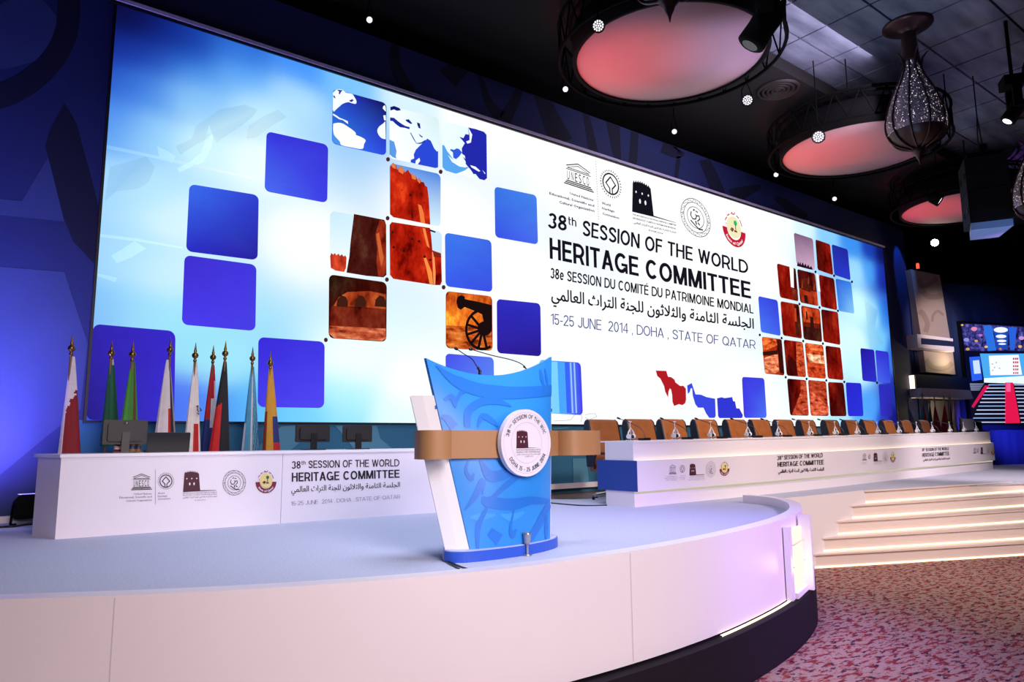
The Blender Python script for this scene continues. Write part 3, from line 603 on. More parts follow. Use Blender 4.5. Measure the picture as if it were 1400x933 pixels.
def map2(a):
    X(a, kM((612, 196), (640, 188), (680, 204), (690, 220), (660, 224), (640, 214), (612, 222)), 0, '10186c')
    X(a, kM((610, 272), (640, 276), (668, 300), (696, 320), (722, 335), (756, 345), (752, 360), (720, 350), (684, 345), (652, 322), (630, 300), (610, 298)), 0, '1c2c9c')
    X(a, kM((722, 290), (748, 286), (775, 318), (760, 320), (735, 305)), 0, '102480'); X(a, kM((808, 308), (830, 318), (835, 356), (820, 350), (812, 330)), 0, '102480')
    X(a, kM((756, 384), (764, 386), (800, 452), (806, 462), (840, 456), (872, 436), (868, 458), (830, 468), (804, 466), (780, 430)), 0, '1c3aa8'); X(a, kM((820, 392), (852, 416), (846, 422), (830, 410)), 0, '1c3aa8')
    X(a, kM((840, 470), (874, 440), (884, 428), (910, 445), (935, 500), (955, 524), (964, 520), (964, 640), (945, 646), (830, 622), (800, 614), (762, 604), (762, 586), (788, 574), (784, 545), (800, 510)), 0, '2a48d4')
    X(a, kM((826, 570), (832, 592), (812, 620), (796, 612), (800, 590)), 0, LAND, 0.013); X(a, kM((606, 436), (640, 452), (658, 520), (652, 560), (658, 576), (630, 566), (606, 545)), 0, '5a98e4')
tile(k2((568, 140), (777, 190), (777, 405), (568, 362)), ('f4fcff', 'd4ecf0', 'e8fcff', 'ffffff'), 0, map2)
def map3(a):
    X(a, kM((1185, 346), (1240, 358), (1300, 378), (1320, 400), (1324, 720), (1305, 736), (1268, 726), (1240, 690), (1224, 690), (1205, 660), (1170, 620), (1140, 540), (1138, 500), (1160, 462), (1120, 415), (1150, 425), (1165, 395), (1190, 400)), 0, '2228a8')
    X(a, kM((1186, 346), (1215, 400), (1205, 458), (1180, 466), (1170, 450), (1196, 440), (1195, 400)), 0, LAND, 0.013)
    X(a, kM((994, 474), (1010, 480), (1030, 520), (1060, 560), (1090, 606), (1140, 632), (1190, 640), (1165, 660), (1120, 684), (1090, 686), (1020, 664), (996, 640)), 0, '58a4ec')
    X(a, kM((1076, 570), (1072, 530), (1050, 512), (1060, 505), (1080, 512), (1100, 500), (1118, 505), (1140, 530), (1120, 560), (1096, 580)), 0, '3458d8', 0.013)
    for q in ([(1036, 550), (1080, 590), (1130, 625), (1170, 636), (1168, 642), (1120, 634), (1066, 600)], [(1096, 590), (1130, 570), (1136, 590), (1120, 614)], [(1150, 590), (1160, 585), (1168, 604), (1158, 620)], [(1200, 624), (1240, 636), (1275, 668), (1262, 672), (1210, 640)], [(1138, 540), (1160, 555), (1164, 580), (1148, 560)], [(1290, 660), (1312, 684), (1308, 690)]): X(a, kM(*q), 0, LAND, 0.014)
    X(a, kM((1100, 686), (1150, 668), (1200, 660), (1220, 690), (1262, 724), (1180, 706)), 0, 'f4fcff', 0.014)
tile(k2((790, 203), (983, 252), (983, 457), (790, 413)), ('ecfcff', 'dcf2f8', 'e8f8ff', 'e8f8ff'), 0, map3)
# --- fort pictures
RED, ORG, DRK = (0.54, 0.020, 0.005), (0.85, 0.16, 0.03), (0.035, 0.006, 0.005)
def tower(a):
    X(a, kT((458, 90), (478, 62), (500, 80), (506, 108), (530, 82), (552, 108), (555, 128), (578, 108), (598, 140), (610, 138), (634, 156), (640, 176), (655, 165), (668, 190), (684, 192), (694, 216), (708, 224), (718, 300), (724, 400), (728, 478), (640, 460), (480, 428), (458, 408)), 2, RED)
    for q in ([(512, 104), (530, 84), (552, 110), (546, 140), (516, 122)], [(600, 142), (612, 138), (634, 160), (630, 178), (606, 168)], [(640, 180), (654, 168), (664, 190), (656, 202)], [(466, 78), (480, 66), (496, 82), (498, 104), (476, 96)]): X(a, kT(*q), 0, (0.8, 0.2, 0.06), 0.013)
    X(a, kT((646, 340), (668, 350), (684, 400), (694, 470), (664, 464), (655, 400)), 0, (0.85, 0.2, 0.05), 0.013)
    for q in ([(600, 400), (611, 396), (613, 436), (603, 438)], [(586, 270), (602, 272), (600, 290), (586, 286)], [(530, 240), (540, 242), (538, 252)], [(684, 326), (692, 330), (688, 340)]): X(a, kT(*q), 0, DRK, 0.014)
tile(k2((568, 382), (785, 430), (785, 655), (568, 607)), ('6a9ae0', '4a86e0', 'd8f0fa', 'c0e0f8'), 0, tower)
def towerR(a):
    X(a, kT((455, 480), (470, 460), (560, 474), (726, 500), (735, 560), (742, 650), (800, 670), (806, 860), (796, 884), (760, 884), (480, 842), (458, 815)), 2, RED)
    X(a, kT((676, 500), (694, 504), (716, 600), (724, 636), (706, 620), (690, 560)), 0, (0.9, 0.25, 0.06), 0.013); X(a, kT((680, 690), (700, 700), (740, 800), (748, 880), (724, 876), (704, 780)), 0, (0.9, 0.28, 0.06), 0.013)
    X(a, kT((740, 660), (754, 664), (764, 800), (762, 882), (750, 882)), 0, (0.9, 0.3, 0.1), 0.013); X(a, kT((745, 656), (800, 674), (802, 700), (752, 694)), 0, (0.2, 0.02, 0.01), 0.014)
    for c in ((475, 530), (482, 630), (550, 655), (607, 574), (653, 590), (690, 694), (728, 715)): X(a, kT(*disc2(c[0], c[1], 9, 8)[0]), 0, DRK, 0.014)
    X(a, kT((724, 508), (764, 524), (762, 533), (728, 522)), 0, '181c30', 0.014)
tile(k2((567, 632), (790, 675), (792, 906), (566, 870)), ('d0e8f4', 'c8e4fc', 'd0e8f8', 'd0e8f8'), 0, towerR)
def towerL(a):
    X(a, kT((216, 406), (330, 428), (420, 446), (432, 480), (434, 815), (414, 832), (300, 822), (165, 800), (185, 690), (192, 600)), 2, (0.07, 0.012, 0.008))
    X(a, kT((388, 446), (424, 452), (432, 486), (432, 640), (430, 800), (410, 826), (380, 824), (366, 740), (372, 640), (360, 540), (372, 500)), 2, (0.42, 0.05, 0.015), 0.012)
    X(a, kT((366, 540), (384, 530), (400, 620), (416, 700), (400, 760), (384, 690)), 0, (0.6, 0.12, 0.03), 0.013)
    X(a, kT((56, 690), (64, 668), (76, 680), (88, 668), (98, 684), (112, 672), (122, 688), (134, 676), (146, 692), (158, 684), (166, 700), (162, 770), (150, 796), (90, 786), (60, 768)), 2, (0.75, 0.08, 0.03), 0.012)
tile(k2((315, 585), (555, 628), (555, 872), (312, 843)), ('c8e8f8', 'd8f0fc', 'e8f8fc', 'f4fcff'), 0, towerL)
def ruin(a):
    X(a, kB((395, 200), (420, 160), (460, 135), (560, 130), (640, 145), (640, 215), (520, 205)), 2, (0.5, 0.09, 0.02)); X(a, kB((386, 200), (640, 216), (640, 305), (500, 300), (378, 292)), 2, (0.22, 0.03, 0.012), 0.011)
    X(a, kB((378, 292), (640, 306), (642, 350), (622, 364), (400, 350), (376, 330)), 3, (0.6, 0.11, 0.05), 0.012)
    for cx in (440, 525, 618): X(a, kB((cx - 30, 202), (cx - 26, 170), (cx - 6, 150), (cx + 14, 158), (cx + 24, 180), (cx + 22, 206)), 0, (0.05, 0.012, 0.006), 0.013)
tile(kB((375, 52), (645, 90), (643, 368), (373, 350)), ('1c120c', '50160c', '50160c', '5a2014'), 2, ruin)
def cannon(a):
    X(a, kB((924, 150), (935, 134), (1130, 156), (1134, 200), (1134, 300), (1060, 300), (922, 290)), 2, (0.9, 0.22, 0.02)); X(a, kB((922, 292), (1030, 300), (1134, 320), (1138, 395), (1126, 408), (940, 396), (924, 380)), 3, (0.65, 0.12, 0.02), 0.011)
    BK = (0.010, 0.004, 0.004)
    X(a, kB(*sp2([(970, 180), (975, 160), (992, 150), (1010, 158), (1012, 168), (1070, 180), (1136, 196)]), (1136, 262), (1060, 225), (1008, 205), (990, 218), (976, 208)), 0, BK, 0.013)
    wx, wy, rx, ry = 1092, 310, 82, 98
    v, f = ring2(0, 0, 0.86, 1.0, 30, 70, 300); a.px(kB(*[(min(wx + rx * x, 1136), wy - ry * y) for x, y in v]), 0, 0.014, BK, f)
    for k in range(12):
        t = math.radians(15 + 30 * k); e = (wx + rx * .92 * math.cos(t), wy - ry * .92 * math.sin(t))
        if e[0] < 1138 and not (0 < 15 + 30 * k < 130): v, f = line2([(wx, wy), e], 12); a.px(kB(*v), 0, 0.015, BK, f)
    X(a, kB(*[(min(x, 1136), y) for x, y in disc2(wx + 10, wy - 5, 34)[0]]), 0, BK, 0.016); X(a, kB((1090, 240), (1136, 250), (1136, 300), (1100, 290)), 0, BK, 0.016)
tile(kB((920, 130), (1137, 155), (1139, 410), (920, 397)), ('d85010', 'd04010', '802010', '903010'), 2, cannon)
# --- right-hand fort mosaic
SR = (0.30, 0.010, 0.004); SDK = (0.07, 0.005, 0.004)
def sky(a):
    X(a, kR((240, 186), (242, 176), (246, 164), (251, 178), (256, 166), (261, 182), (268, 168), (274, 185), (281, 174), (287, 190), (294, 178), (300, 194), (308, 186), (316, 204), (300, 202)), 0, '2a0c14')
def q4(x0, y0, x1, y1, x2, y2, x3, y3): return kR((x0, y0), (x1, y1), (x2, y2), (x3, y3))
tile(q4(225, 28, 316, 58, 326, 208, 238, 176), ('806080', '8a6a88', 'd8b0d0', 'c8a0c0'), 1, sky)
tile(q4(327, 60, 397, 84, 412, 230, 338, 204), (SDK, SR, SR, SDK), 2)
tile(q4(404, 83, 480, 108, 494, 254, 417, 228), ('2430a0', '2026a0', '2c3cd0', '2a38c8'))
def arch1(a):
    X(a, kR((205, 190), (224, 196), (226, 290), (212, 285)), 0, 'fffefa'); X(a, kR((226, 196), (234, 200), (240, 300), (228, 296)), 2, (0.04, 0.006, 0.005)); X(a, kR((214, 290), (244, 298), (246, 352), (222, 346)), 2, (0.18, 0.02, 0.01))
tile(q4(145, 173, 234, 198, 248, 354, 160, 334), (SR, SR, SR, SR), 2, arch1)
def arch2(a):
    X(a, kR((250, 290), (335, 310), (342, 374), (262, 356)), 2, (0.5, 0.05, 0.012)); X(a, kR((262, 250), (300, 240), (320, 290), (300, 310), (262, 296)), 2, (0.13, 0.018, 0.008), 0.012)
    X(a, kR((272, 322), (290, 326), (294, 364), (278, 360)), 0, DRK, 0.013)
    for x, y in ((262, 290), (292, 270), (318, 300)): X(a, kR((x, y), (x + 3, y - 40), (x + 6, y)), 0, (0.35, 0.05, 0.02), 0.013)
tile(q4(241, 200, 326, 222, 342, 376, 256, 358), (SDK, (0.16, 0.01, 0.006), (0.16, 0.01, 0.006), SDK), 2, arch2)
tile(q4(332, 222, 340, 226, 352, 308, 340, 304), ('fffefc', 'fffefc', 'fffefc', 'fffefc'), 0)
tile(q4(344, 226, 416, 246, 431, 396, 354, 378), (SR, SDK, SR, SR), 2)
tile(q4(422, 245, 496, 262, 512, 412, 438, 398), ('2c60e0', '3884e8', '8ccffc', '4a90f0'))
tile(q4(57, 328, 149, 348, 164, 517, 70, 498), ('3c54ea', '3a40e0', '4462ee', '4a78f4'))
def arch3(a): X(a, kR((226, 370), (246, 374), (258, 520), (236, 516)), 2, (0.08, 0.012, 0.006)); X(a, kR((228, 384), (236, 386), (240, 450), (230, 448)), 0, (0.5, 0.06, 0.015), 0.012)
tile(q4(162, 352, 250, 368, 265, 530, 174, 514), (SR, SR, SR, SR), 2, arch3)
def arch4(a):
    X(a, kR((266, 380), (344, 394), (350, 460), (272, 450)), 2, (0.75, 0.10, 0.02)); X(a, kR((272, 470), (354, 484), (358, 542), (278, 528)), 2, (0.05, 0.008, 0.006), 0.012)
    X(a, kR((302, 426), (318, 428), (322, 500), (306, 498)), 0, DRK, 0.013); X(a, kR((282, 400), (288, 401), (292, 440), (284, 438)), 0, DRK, 0.013)
tile(q4(259, 372, 348, 390, 360, 546, 272, 532), ((0.4, 0.04, 0.01), (0.3, 0.03, 0.01), SDK, SDK), 2, arch4)
tile(q4(354, 390, 434, 404, 446, 560, 366, 544), (SDK, SR, SR, SR), 2)
def path1(a):
    X(a, kR((75, 524), (140, 532), (148, 560), (82, 590)), 3, (0.9, 0.14, 0.03)); X(a, kR((86, 620), (150, 600), (156, 680), (140, 694), (88, 690)), 3, (0.95, 0.25, 0.12)); X(a, kR((78, 592), (150, 584), (150, 604), (80, 610)), 0, DRK, 0.012); X(a, kR((144, 532), (168, 536), (180, 696), (160, 690), (152, 600)), 2, (0.06, 0.008, 0.006), 0.013)
tile(q4(74, 520, 168, 532, 182, 704, 88, 694), ('d04818', 'a03010', '903010', 'd05020'), 2, path1)
def path2(a): X(a, kR((236, 546), (266, 550), (280, 700), (276, 712), (246, 706), (238, 650)), 3, (0.7, 0.09, 0.03)); X(a, kR((196, 600), (238, 640), (242, 704), (196, 700)), 2, SDK, 0.012)
tile(q4(177, 534, 268, 546, 284, 712, 192, 704), (SR, SR, SR, SDK), 2, path2)
def path3(a): X(a, kR((282, 552), (360, 564), (366, 590), (286, 580)), 3, (0.9, 0.14, 0.04), 0.012); X(a, kR((286, 598), (368, 610), (374, 650), (300, 640)), 3, (1.0, 0.42, 0.25), 0.012)
tile(q4(277, 549, 364, 560, 378, 720, 292, 712), ((0.7, 0.07, 0.02),) * 4, 3, path3)
tile(q4(374, 562, 446, 572, 461, 726, 386, 718), (SDK, SR, SR, SR), 2)
def path4(a): X(a, kR((256, 724), (284, 728), (296, 890), (216, 892), (258, 780)), 3, (0.6, 0.07, 0.03))
tile(q4(193, 718, 284, 726, 297, 894, 208, 892), (SDK, SR, SR, SDK), 2, path4)
def path5(a): X(a, kR((300, 770), (390, 850), (390, 890), (310, 892)), 3, (0.8, 0.12, 0.06))
tile(q4(292, 724, 378, 732, 390, 895, 306, 894), ((0.5, 0.05, 0.02),) * 4, 3, path5)
tile(q4(386, 734, 460, 738, 475, 896, 398, 896), (SR, SDK, SDK, SDK), 2)
tile(q4(470, 736, 544, 740, 555, 896, 482, 896), ('2a28d0', '2a2cd4', '2c34e0', '2a30dc'))
tile(q4(539, 574, 605, 582, 618, 736, 550, 728), ('2418a4', '2a20b0', '3030cc', '2c2cc8'))
tile(q4(610, 583, 672, 592, 684, 740, 622, 734), ('3a34dc', '3030d0', '3a50e8', '4a68f0'))
tile(q4(625, 744, 682, 746, 692, 896, 636, 898), ('2e30c4', '2e2cc0', '2a249c', '3434c8'))
tile(q4(-20, 710, 86, 716, 98, 904, -10, 904), ('3e38e4', '3c44e6', '4c74f6', '4640ee'))
# --- country outlines bottom centre
a = Art(SP, SN, [V, BLUEP])
X(a, kD((256, 118), (356, 122), (374, 178), (404, 182), (436, 206), (444, 232), (490, 266), (520, 264), (544, 292), (546, 400), (538, 430), (510, 450), (478, 440), (432, 458), (416, 420), (412, 350), (402, 300), (390, 290), (378, 320), (374, 376), (346, 320), (336, 270), (300, 196), (270, 170)), 0, 'b01c24')
v, f = ring2(0.5, 0.5, 0.49, 0.5); a.build('map_silhouette', scr, vcol=True)
a = Art(SP, SN, [V, BLUEP]); X(a, kD((556, 262), (600, 238), (636, 346), (690, 350), (740, 372), (824, 388), (830, 552), (818, 572), (768, 572), (738, 530), (712, 474), (660, 474), (634, 440), (610, 360), (604, 290), (592, 286), (580, 326), (562, 342)), 0, '3a48e0'); a.build('map_silhouette', scr, vcol=True)
a = Art(SP, SN, [V, BLUEP]); X(a, kD((842, 384), (884, 374), (916, 382), (988, 372), (996, 410), (1014, 414), (1028, 480), (1056, 482), (1090, 545), (1084, 570), (1070, 574), (866, 574), (852, 555)), 0, '3036d0'); a.build('map_silhouette', scr, vcol=True)
# dots at the corners of the squares
DOT = emis('led_dot', '4a2430')
for x, y in [(530.5, 218), (602.5, 235), (530, 298.5), (529, 382.5), (606.5, 393), (445.5, 465)]: a = Art(SP, SN, [DOT, INK]); a.px([(x + 2.7 * math.cos(t * .628), y + 3.1 * math.sin(t * .628)) for t in range(10)], 0, 0.01); a.build('corner_dot', scr)
for x, y in [(328, 214), (252, 366), (347, 382), (434, 398), (65, 512), (168, 527), (270, 541), (363, 553), (187, 712), (286, 720), (379, 727), (464, 734), (500, 261), (619, 738), (416, 232)]:
    x, y = kR((x, y))[0]; a = Art(SP, SN, [DOT, INK]); a.px([(x + 1.5 * math.cos(t * .785), y + 1.9 * math.sin(t * .785)) for t in range(8)], 1, 0.01); a.build('corner_dot', scr)

# ------------------------------------------------------------------ emblems (unit square, y up)
def temple_shapes():
    o = [pol2((0.06, .80), (.5, 1.0), (.94, .80), (.94, .76), (.5, .96), (.06, .76)), pol2((.10, .72), (.9, .72), (.9, .69), (.10, .69)), pol2((.1, .72), (.5, .9), (.9, .72), (.86, .72), (.5, .87), (.14, .72)), pol2((0.05, .66), (.95, .66), (.95, .63), (.05, .63))]
    for y, w_ in ((.20, .42), (.13, .46), (.06, .50)): o.append(pol2((.5 - w_, y), (.5 + w_, y), (.5 + w_ + .01, y - .045), (.5 - w_ - .01, y - .045)))
    for i, ch in enumerate('UNESCO'):
        v, f, _ = text2(ch, 0.0); x = .10 + i * .137; o.append(([(x + u * .085, .23 + t * .37) for u, t in v], f))
    return o
def heritage_shapes(detail=True):
    o = [ring2(.5, .5, .34, .395), line2([(.44, .15), (.44, .33), (.27, .5), (.5, .75), (.73, .5), (.56, .33), (.56, .15)], .05)]
    if detail:
        for k in range(30):
            t = math.radians(k * 12); o.append(line2([(.5 + .45 * math.cos(t), .5 + .45 * math.sin(t)), (.5 + .5 * math.cos(t), .5 + .5 * math.sin(t))], .03))
    return o
def fort_shapes():
    top = []
    for i in range(8):
        x = .06 + i * .105; y = .90 + .05 * math.sin(i / 7 * math.pi); top += [(x, y), (x + .05, y + .06), (x + .075, y)]
    body = [(0.0, 0.0), (.04, .86)] + top + [(.94, .86), (1.0, 0.0)]
    o = [(body, [tuple(range(len(body)))])]
    return o, [disc2(.2, .62, .035, 8), disc2(.5, .62, .035, 8), disc2(.8, .62, .035, 8), (lambda d: ([((x - .38) * .6 + .38, y) for x, y in d[0]], d[1]))(disc2(.38, .36, .075, 10)), (lambda d: ([((x - .64) * .6 + .64, y) for x, y in d[0]], d[1]))(disc2(.64, .36, .075, 10))]
def arc_text(body, r, h, a0, a1, inward=False, bold=0.0):
    if body.upper() == body: v, f = caps2(body, .13 + bold, .16)
    else: v, f, asp = text2(body, bold)
    vs = []
    for u, t in v:
        a = math.radians(a0 + (a1 - a0) * u); rr = r + t * h if not inward else r - t * h; vs.append((.5 + rr * math.cos(a), .5 + rr * math.sin(a)))
    return vs, f
def seal_shapes(detail=True):
    o = [ring2(.5, .5, .485, .5), ring2(.5, .5, .385, .40), ring2(.5, .5, .27, .285)]
    o += [line2([(.36, .62), (.34, .52), (.40, .44), (.50, .46), (.54, .56), (.50, .58)], .03), line2([(.54, .56), (.62, .58), (.64, .50), (.56, .42)], .03), line2([(.44, .68), (.47, .70)], .04), line2([(.52, .68), (.58, .66)], .03), line2([(.34, .38), (.46, .30), (.6, .22), (.72, .24)], .035), line2([(.50, .40), (.52, .33)], .04), line2([(.58, .38), (.62, .34)], .04)]
    if detail:
        for k in range(44):
            t = math.radians(k * 8.2 + 3); q = .425 + .02 * (k % 3 - 1); o.append(line2([(.5 + q * math.cos(t), .5 + q * math.sin(t)), (.5 + (q + .03) * math.cos(t + .05), .5 + (q + .03) * math.sin(t + .05))], .016))
        o += [line2([(.015, .5), (.115, .5)], .012), line2([(.885, .5), (.985, .5)], .012)]
    return o
def state_shapes():
    """returns (maroon, white, cream, green, dark) groups"""
    ma = [ring2(.5, .5, .30, .5, 30, 180, 360), line2([(.14, .70), (.17, .76), (.22, .80)], .03), line2([(.25, .86), (.33, .91)], .035), line2([(.42, .93), (.45, .99), (.48, .94), (.56, .95), (.58, 1.0)], .03), line2([(.66, .92), (.74, .87)], .035), line2([(.79, .82), (.84, .72), (.86, .66)], .03), line2([(.2, .6), (.15, .62)], .02)]
    wh = [arc_text('State of Qatar', .445, .09, 212, 328, True, 0.02)]
    cr = [disc2(.5, .56, .31, 30)]
    gr = [disc2(.58, .70, .075, 12)]
    dk = [line2([(.58, .66), (.58, .5)], .03), line2([(.36, .48), (.42, .44), (.47, .50), (.40, .52)], .05), line2([(.52, .46), (.62, .46)], .05)]
    return ma, wh, cr, gr, dk
TEM, HER, HER0, (FOB, FOW), SEA, SEA0, STA = temple_shapes(), heritage_shapes(), heritage_shapes(False), fort_shapes(), seal_shapes(), seal_shapes(False), state_shapes()
CAPL = ('United Nations', 'Educational, Scientific and', 'Cultural Organization'); CAPR = ('World', 'Heritage', 'Convention')
FCAP = ('THE 38TH SESSION OF THE WORLD HERITAGE COMMITTEE', '38E SESSION DU COMITE DU PATRIMOINE MONDIAL', AR_TITLE, 'DOHA 2014')
def lerp2(a, b, t): return (a[0] + (b[0] - a[0]) * t, a[1] + (b[1] - a[1]) * t)
def put(parent, name, p0, n, mats, groups, q, label=None, off=0.008):
    a = Art(p0, n, mats)
    for k, (shapes, mi) in enumerate(groups):
        for s_ in shapes: a.quad(s_, q, mi, off + 0.002 * k)
    return a.build(name, parent, label)
def cap_lines(parent, p0, n, m, lines, off=0.008, bold=0.0):
    a = Art(p0, n, [m])
    for body, q in lines: a.text(body, q, 0, off, bold, 1)
    return a.build('caption', parent)
# ---- on the screen
k4 = cv(740, 200, 4.667); k5 = cv(700, 200, 3.11)
put(scr, 'temple_emblem', SP, SN, [INK], [(TEM, 0)], k4((150, 82), (318, 140), (335, 300), (146, 238)))
a = Art(SP, SN, [INKG])
for i in range(24): x, y = 348 + (366 - 348) * i / 23, 98 + (465 - 98) * i / 23; a.px(k4((x - 2, y - 3), (x + 2, y - 2), (x + 2, y + 3), (x - 2, y + 2)), 0)
a.build('divider', scr)
put(scr, 'heritage_emblem', SP, SN, [INK], [(HER, 0)], k4((372, 134), (505, 172), (516, 352), (380, 306)))
cap_lines(scr, SP, SN, emis('led_caption', '4a4a5a'), [(CAPL[0], k4((182, 292), (333, 336), (333, 352), (182, 308))), (CAPL[1], k4((52, 290), (338, 372), (338, 388), (52, 308))), (CAPL[2], k4((114, 346), (340, 404), (340, 421), (114, 364))),
    (CAPR[0], k4((386, 352), (442, 368), (442, 386), (386, 370))), (CAPR[1], k4((388, 386), (468, 408), (468, 424), (388, 402))), (CAPR[2], k4((390, 420), (496, 450), (497, 466), (390, 436)))], bold=0.03)
put(scr, 'fort_emblem', SP, SN, [INK, LWHITE], [(FOB, 0), (FOW, 1)], k4((578, 205), (704, 246), (718, 448), (580, 412)))
a = Art(SP, SN, [INK]); a.px(k4((580, 410), (718, 444), (860, 488), (860, 490), (718, 452), (580, 418)), 0); a.build('baseline', scr)
cap_lines(scr, SP, SN, INK, [(FCAP[0], k4((584, 430), (860, 500), (860, 510), (584, 440))), (FCAP[1], k4((584, 452), (860, 522), (860, 532), (584, 463))), (FCAP[2], k4((590, 478), (860, 546), (860, 556), (590, 492))), (FCAP[3], k4((686, 530), (776, 553), (776, 563), (686, 541)))], bold=.025)
put(scr, 'seal_emblem', SP, SN, [INK], [(SEA, 0)], k4((886, 300), (1072, 372), (1088, 612), (892, 540)))
def put_state(parent, p0, n, q, M): return put(parent, 'state_emblem', p0, n, M, [(STA[0], 0), (STA[1], 1), (STA[2], 2), (STA[3], 3), (STA[4], 4)], q)
put_state(scr, SP, SN, k4((1150, 402), (1294, 440), (1312, 672), (1162, 612)), [REDI, LWHITE, CREAM, GREEN, emis('led_darkred', '7a2a20')])
def title(name, body, q, m, t):
    a = Art(SP, SN, [m]); a.caps(body, q, 0, 0.008, t); return a.build(name, scr)
title('title_text', '38', k5((155, 282), (233, 298), (233, 361), (152, 347)), INK, .165)
title('title_text', 'th', k5((238, 298), (273, 307), (274, 343), (239, 333)), INK, .14)
title('title_text', 'SESSION OF THE WORLD', k5((302, 314), (1003, 488), (1005, 544), (300, 379)), INK, .165)
title('title_text', 'HERITAGE COMMITTEE', k5((159, 388), (1013, 578), (1017, 649), (161, 478)), INK, .185)
title('subtitle_text', '38e SESSION DU COMITÉ DU PATRIMOINE MONDIAL', k5((164, 517), (1025, 675), (1027, 713), (163, 561)), INK, .165)
a = Art(SP, SN, [INK])
for dx in (-0.8, 0, 0.8):
    for dy in (-0.5, 0.5): a.text(AR_TITLE, [(x + dx * .35, y + dy * .5) for x, y in k5((168, 600), (1027, 733), (1028, 776), (168, 652))], 0, 0.008 + 0.0002 * dx)
a.build('arabic_text', scr)
title('date_text', '15-25 JUNE  2014 , DOHA , STATE OF QATAR', k5((165, 711), (1035, 826), (1036, 863), (165, 757)), INKB, .11)

# ================================================================== helpers for placing
def proj(p):
    v = RW.transposed() @ (Vector(p) - CAM); return CXP + FPX * v.x / v.z, CYP + FPX * v.y / v.z
def at_y(px, py, Y): return on_plane(px, py, (0, Y, 0), Vector((0, 1, 0)))
def z_at(x, y, py):
    lo, hi = -1.0, 12.0
    for _ in range(50):
        m_ = (lo + hi) / 2
        if proj((x, y, m_))[1] < py: hi = m_
        else: lo = m_
    return lo
ORD = ['first', 'second', 'third', 'fourth', 'fifth', 'sixth', 'seventh', 'eighth', 'ninth', 'tenth', 'eleventh', 'twelfth', 'thirteenth', 'fourteenth', 'fifteenth', 'sixteenth']
INKP = mat('print_black', '1a1420', 0.6); GREYP = mat('print_grey', '77708a', 0.6); MAROON = mat('print_maroon', '4a1428', 0.6); MAR2 = mat('print_red_maroon', '7a1830', 0.6)
WHP = mat('print_white', 'f2ecf2', 0.5); CREAMP = mat('print_cream', 'e8d488', 0.6); GREENP = mat('print_green', '3a6a3a', 0.6); DARKP = mat('print_dark', '4a2a30', 0.6)
DESKW = mat('desk_white', 'ece5ee', 0.4, noise=(0.7, 0.02))
DARK = mat('dark_plastic', '121216', 0.45); DARK2 = mat('black_plastic', '0a0a0d', 0.35); CHROME = mat('chrome', 'c8c8cc', 0.2, 1.0); BRASS = mat('brass', '8a6a34', 0.3, 0.9)

# ================================================================== LECTERN
PX, PY, PYAW = 3.345, 4.423, 0.064
lec = thing('lectern', 'tall blue lectern with tan band and round white emblem at the stage front', 'lectern', (PX, PY, ST), PYAW)
LM = Matrix.Translation((PX, PY, ST)) @ Matrix.Rotation(PYAW, 4, 'Z')
def lw(x, y, z): return LM @ Vector((x, y, z))
def shell(s, t, off=0.0):
    w_ = 0.40 + (0.654 - 0.40) * t; h = 1.301 + 0.147 * s * s + 0.05 * s
    b_ = 0.06 + 0.42 * t - 0.46 * t * t
    return lw(s * w_, 0.212 * t - b_ * (1 - s * s) - off, 0.08 + t * h)
# blue face with printed swirls as extra faces in the same mesh
PB = mat('lectern_blue', '2f92ea', 0.42); PB2 = mat('lectern_print', '2779dc', 0.42); PB3 = mat('lectern_print_light', '3f9ff0', 0.42)
mb = MB(); S_ = [-1 + 2 * i / 24 for i in range(25)]; T_ = [j / 20 for j in range(21)]
mb.slab([[shell(s, t) for s in S_] for t in T_], LM.to_3x3() @ Vector((0, 1, 0)), 0.03, 0)
def on_shell(px, py, off=0.004):
    """photograph point carried onto the curved face: returns point by iterating s,t"""
    s, t = 0.0, 0.5
    for _ in range(25):
        q = proj(shell(s, t)); ex, ey = px - q[0], py - q[1]
        qs, qt = proj(shell(s + 1e-3, t)), proj(shell(s, t + 1e-3))
        a, b_, c, d = (qs[0] - q[0]) * 1e3, (qt[0] - q[0]) * 1e3, (qs[1] - q[1]) * 1e3, (qt[1] - q[1]) * 1e3; D = a * d - b_ * c
        if abs(D) < 1e-6: break
        s += max(-.3, min(.3, (ex * d - b_ * ey) / D)); t += max(-.3, min(.3, (a * ey - c * ex) / D))
    return shell(max(-1, min(1, s)), max(0, min(1, t)), off)
k6 = cv(550, 460, 2.827)
def sband(pts, wd, mi=1, off=0.004):
    c = [(p.x, p.y) for p in smooth_curve([(x, y, 0) for x, y in pts], 7)]; L, R = [], []
    for i, p in enumerate(c):
        a, b_ = c[max(i - 1, 0)], c[min(i + 1, len(c) - 1)]; dx, dy = b_[0] - a[0], b_[1] - a[1]; l = math.hypot(dx, dy) or 1; t = i / (len(c) - 1) * (len(wd) - 1); j = min(int(t), len(wd) - 2)
        ww = (wd[j] + (wd[j + 1] - wd[j]) * (t - j)) / 2
        L.append(on_shell(*k6((p[0] - dy / l * ww, p[1] + dx / l * ww))[0], off)); R.append(on_shell(*k6((p[0] + dy / l * ww, p[1] - dx / l * ww))[0], off))
    mb.strip(L, R, mi, False)
sband([(128, 112), (200, 168), (290, 205), (400, 218), (500, 215), (578, 208)], (4, 46, 52, 44, 40))
sband([(160, 245), (190, 235), (205, 275)], (10, 24, 8)); sband([(205, 275), (212, 240), (232, 212), (240, 222)], (4, 14, 16, 6))
sband([(250, 350), (255, 290), (300, 255), (360, 250), (420, 270)], (24, 30, 30, 28, 6)); sband([(290, 350), (310, 310), (350, 330), (370, 350)], (6, 26, 20, 4))
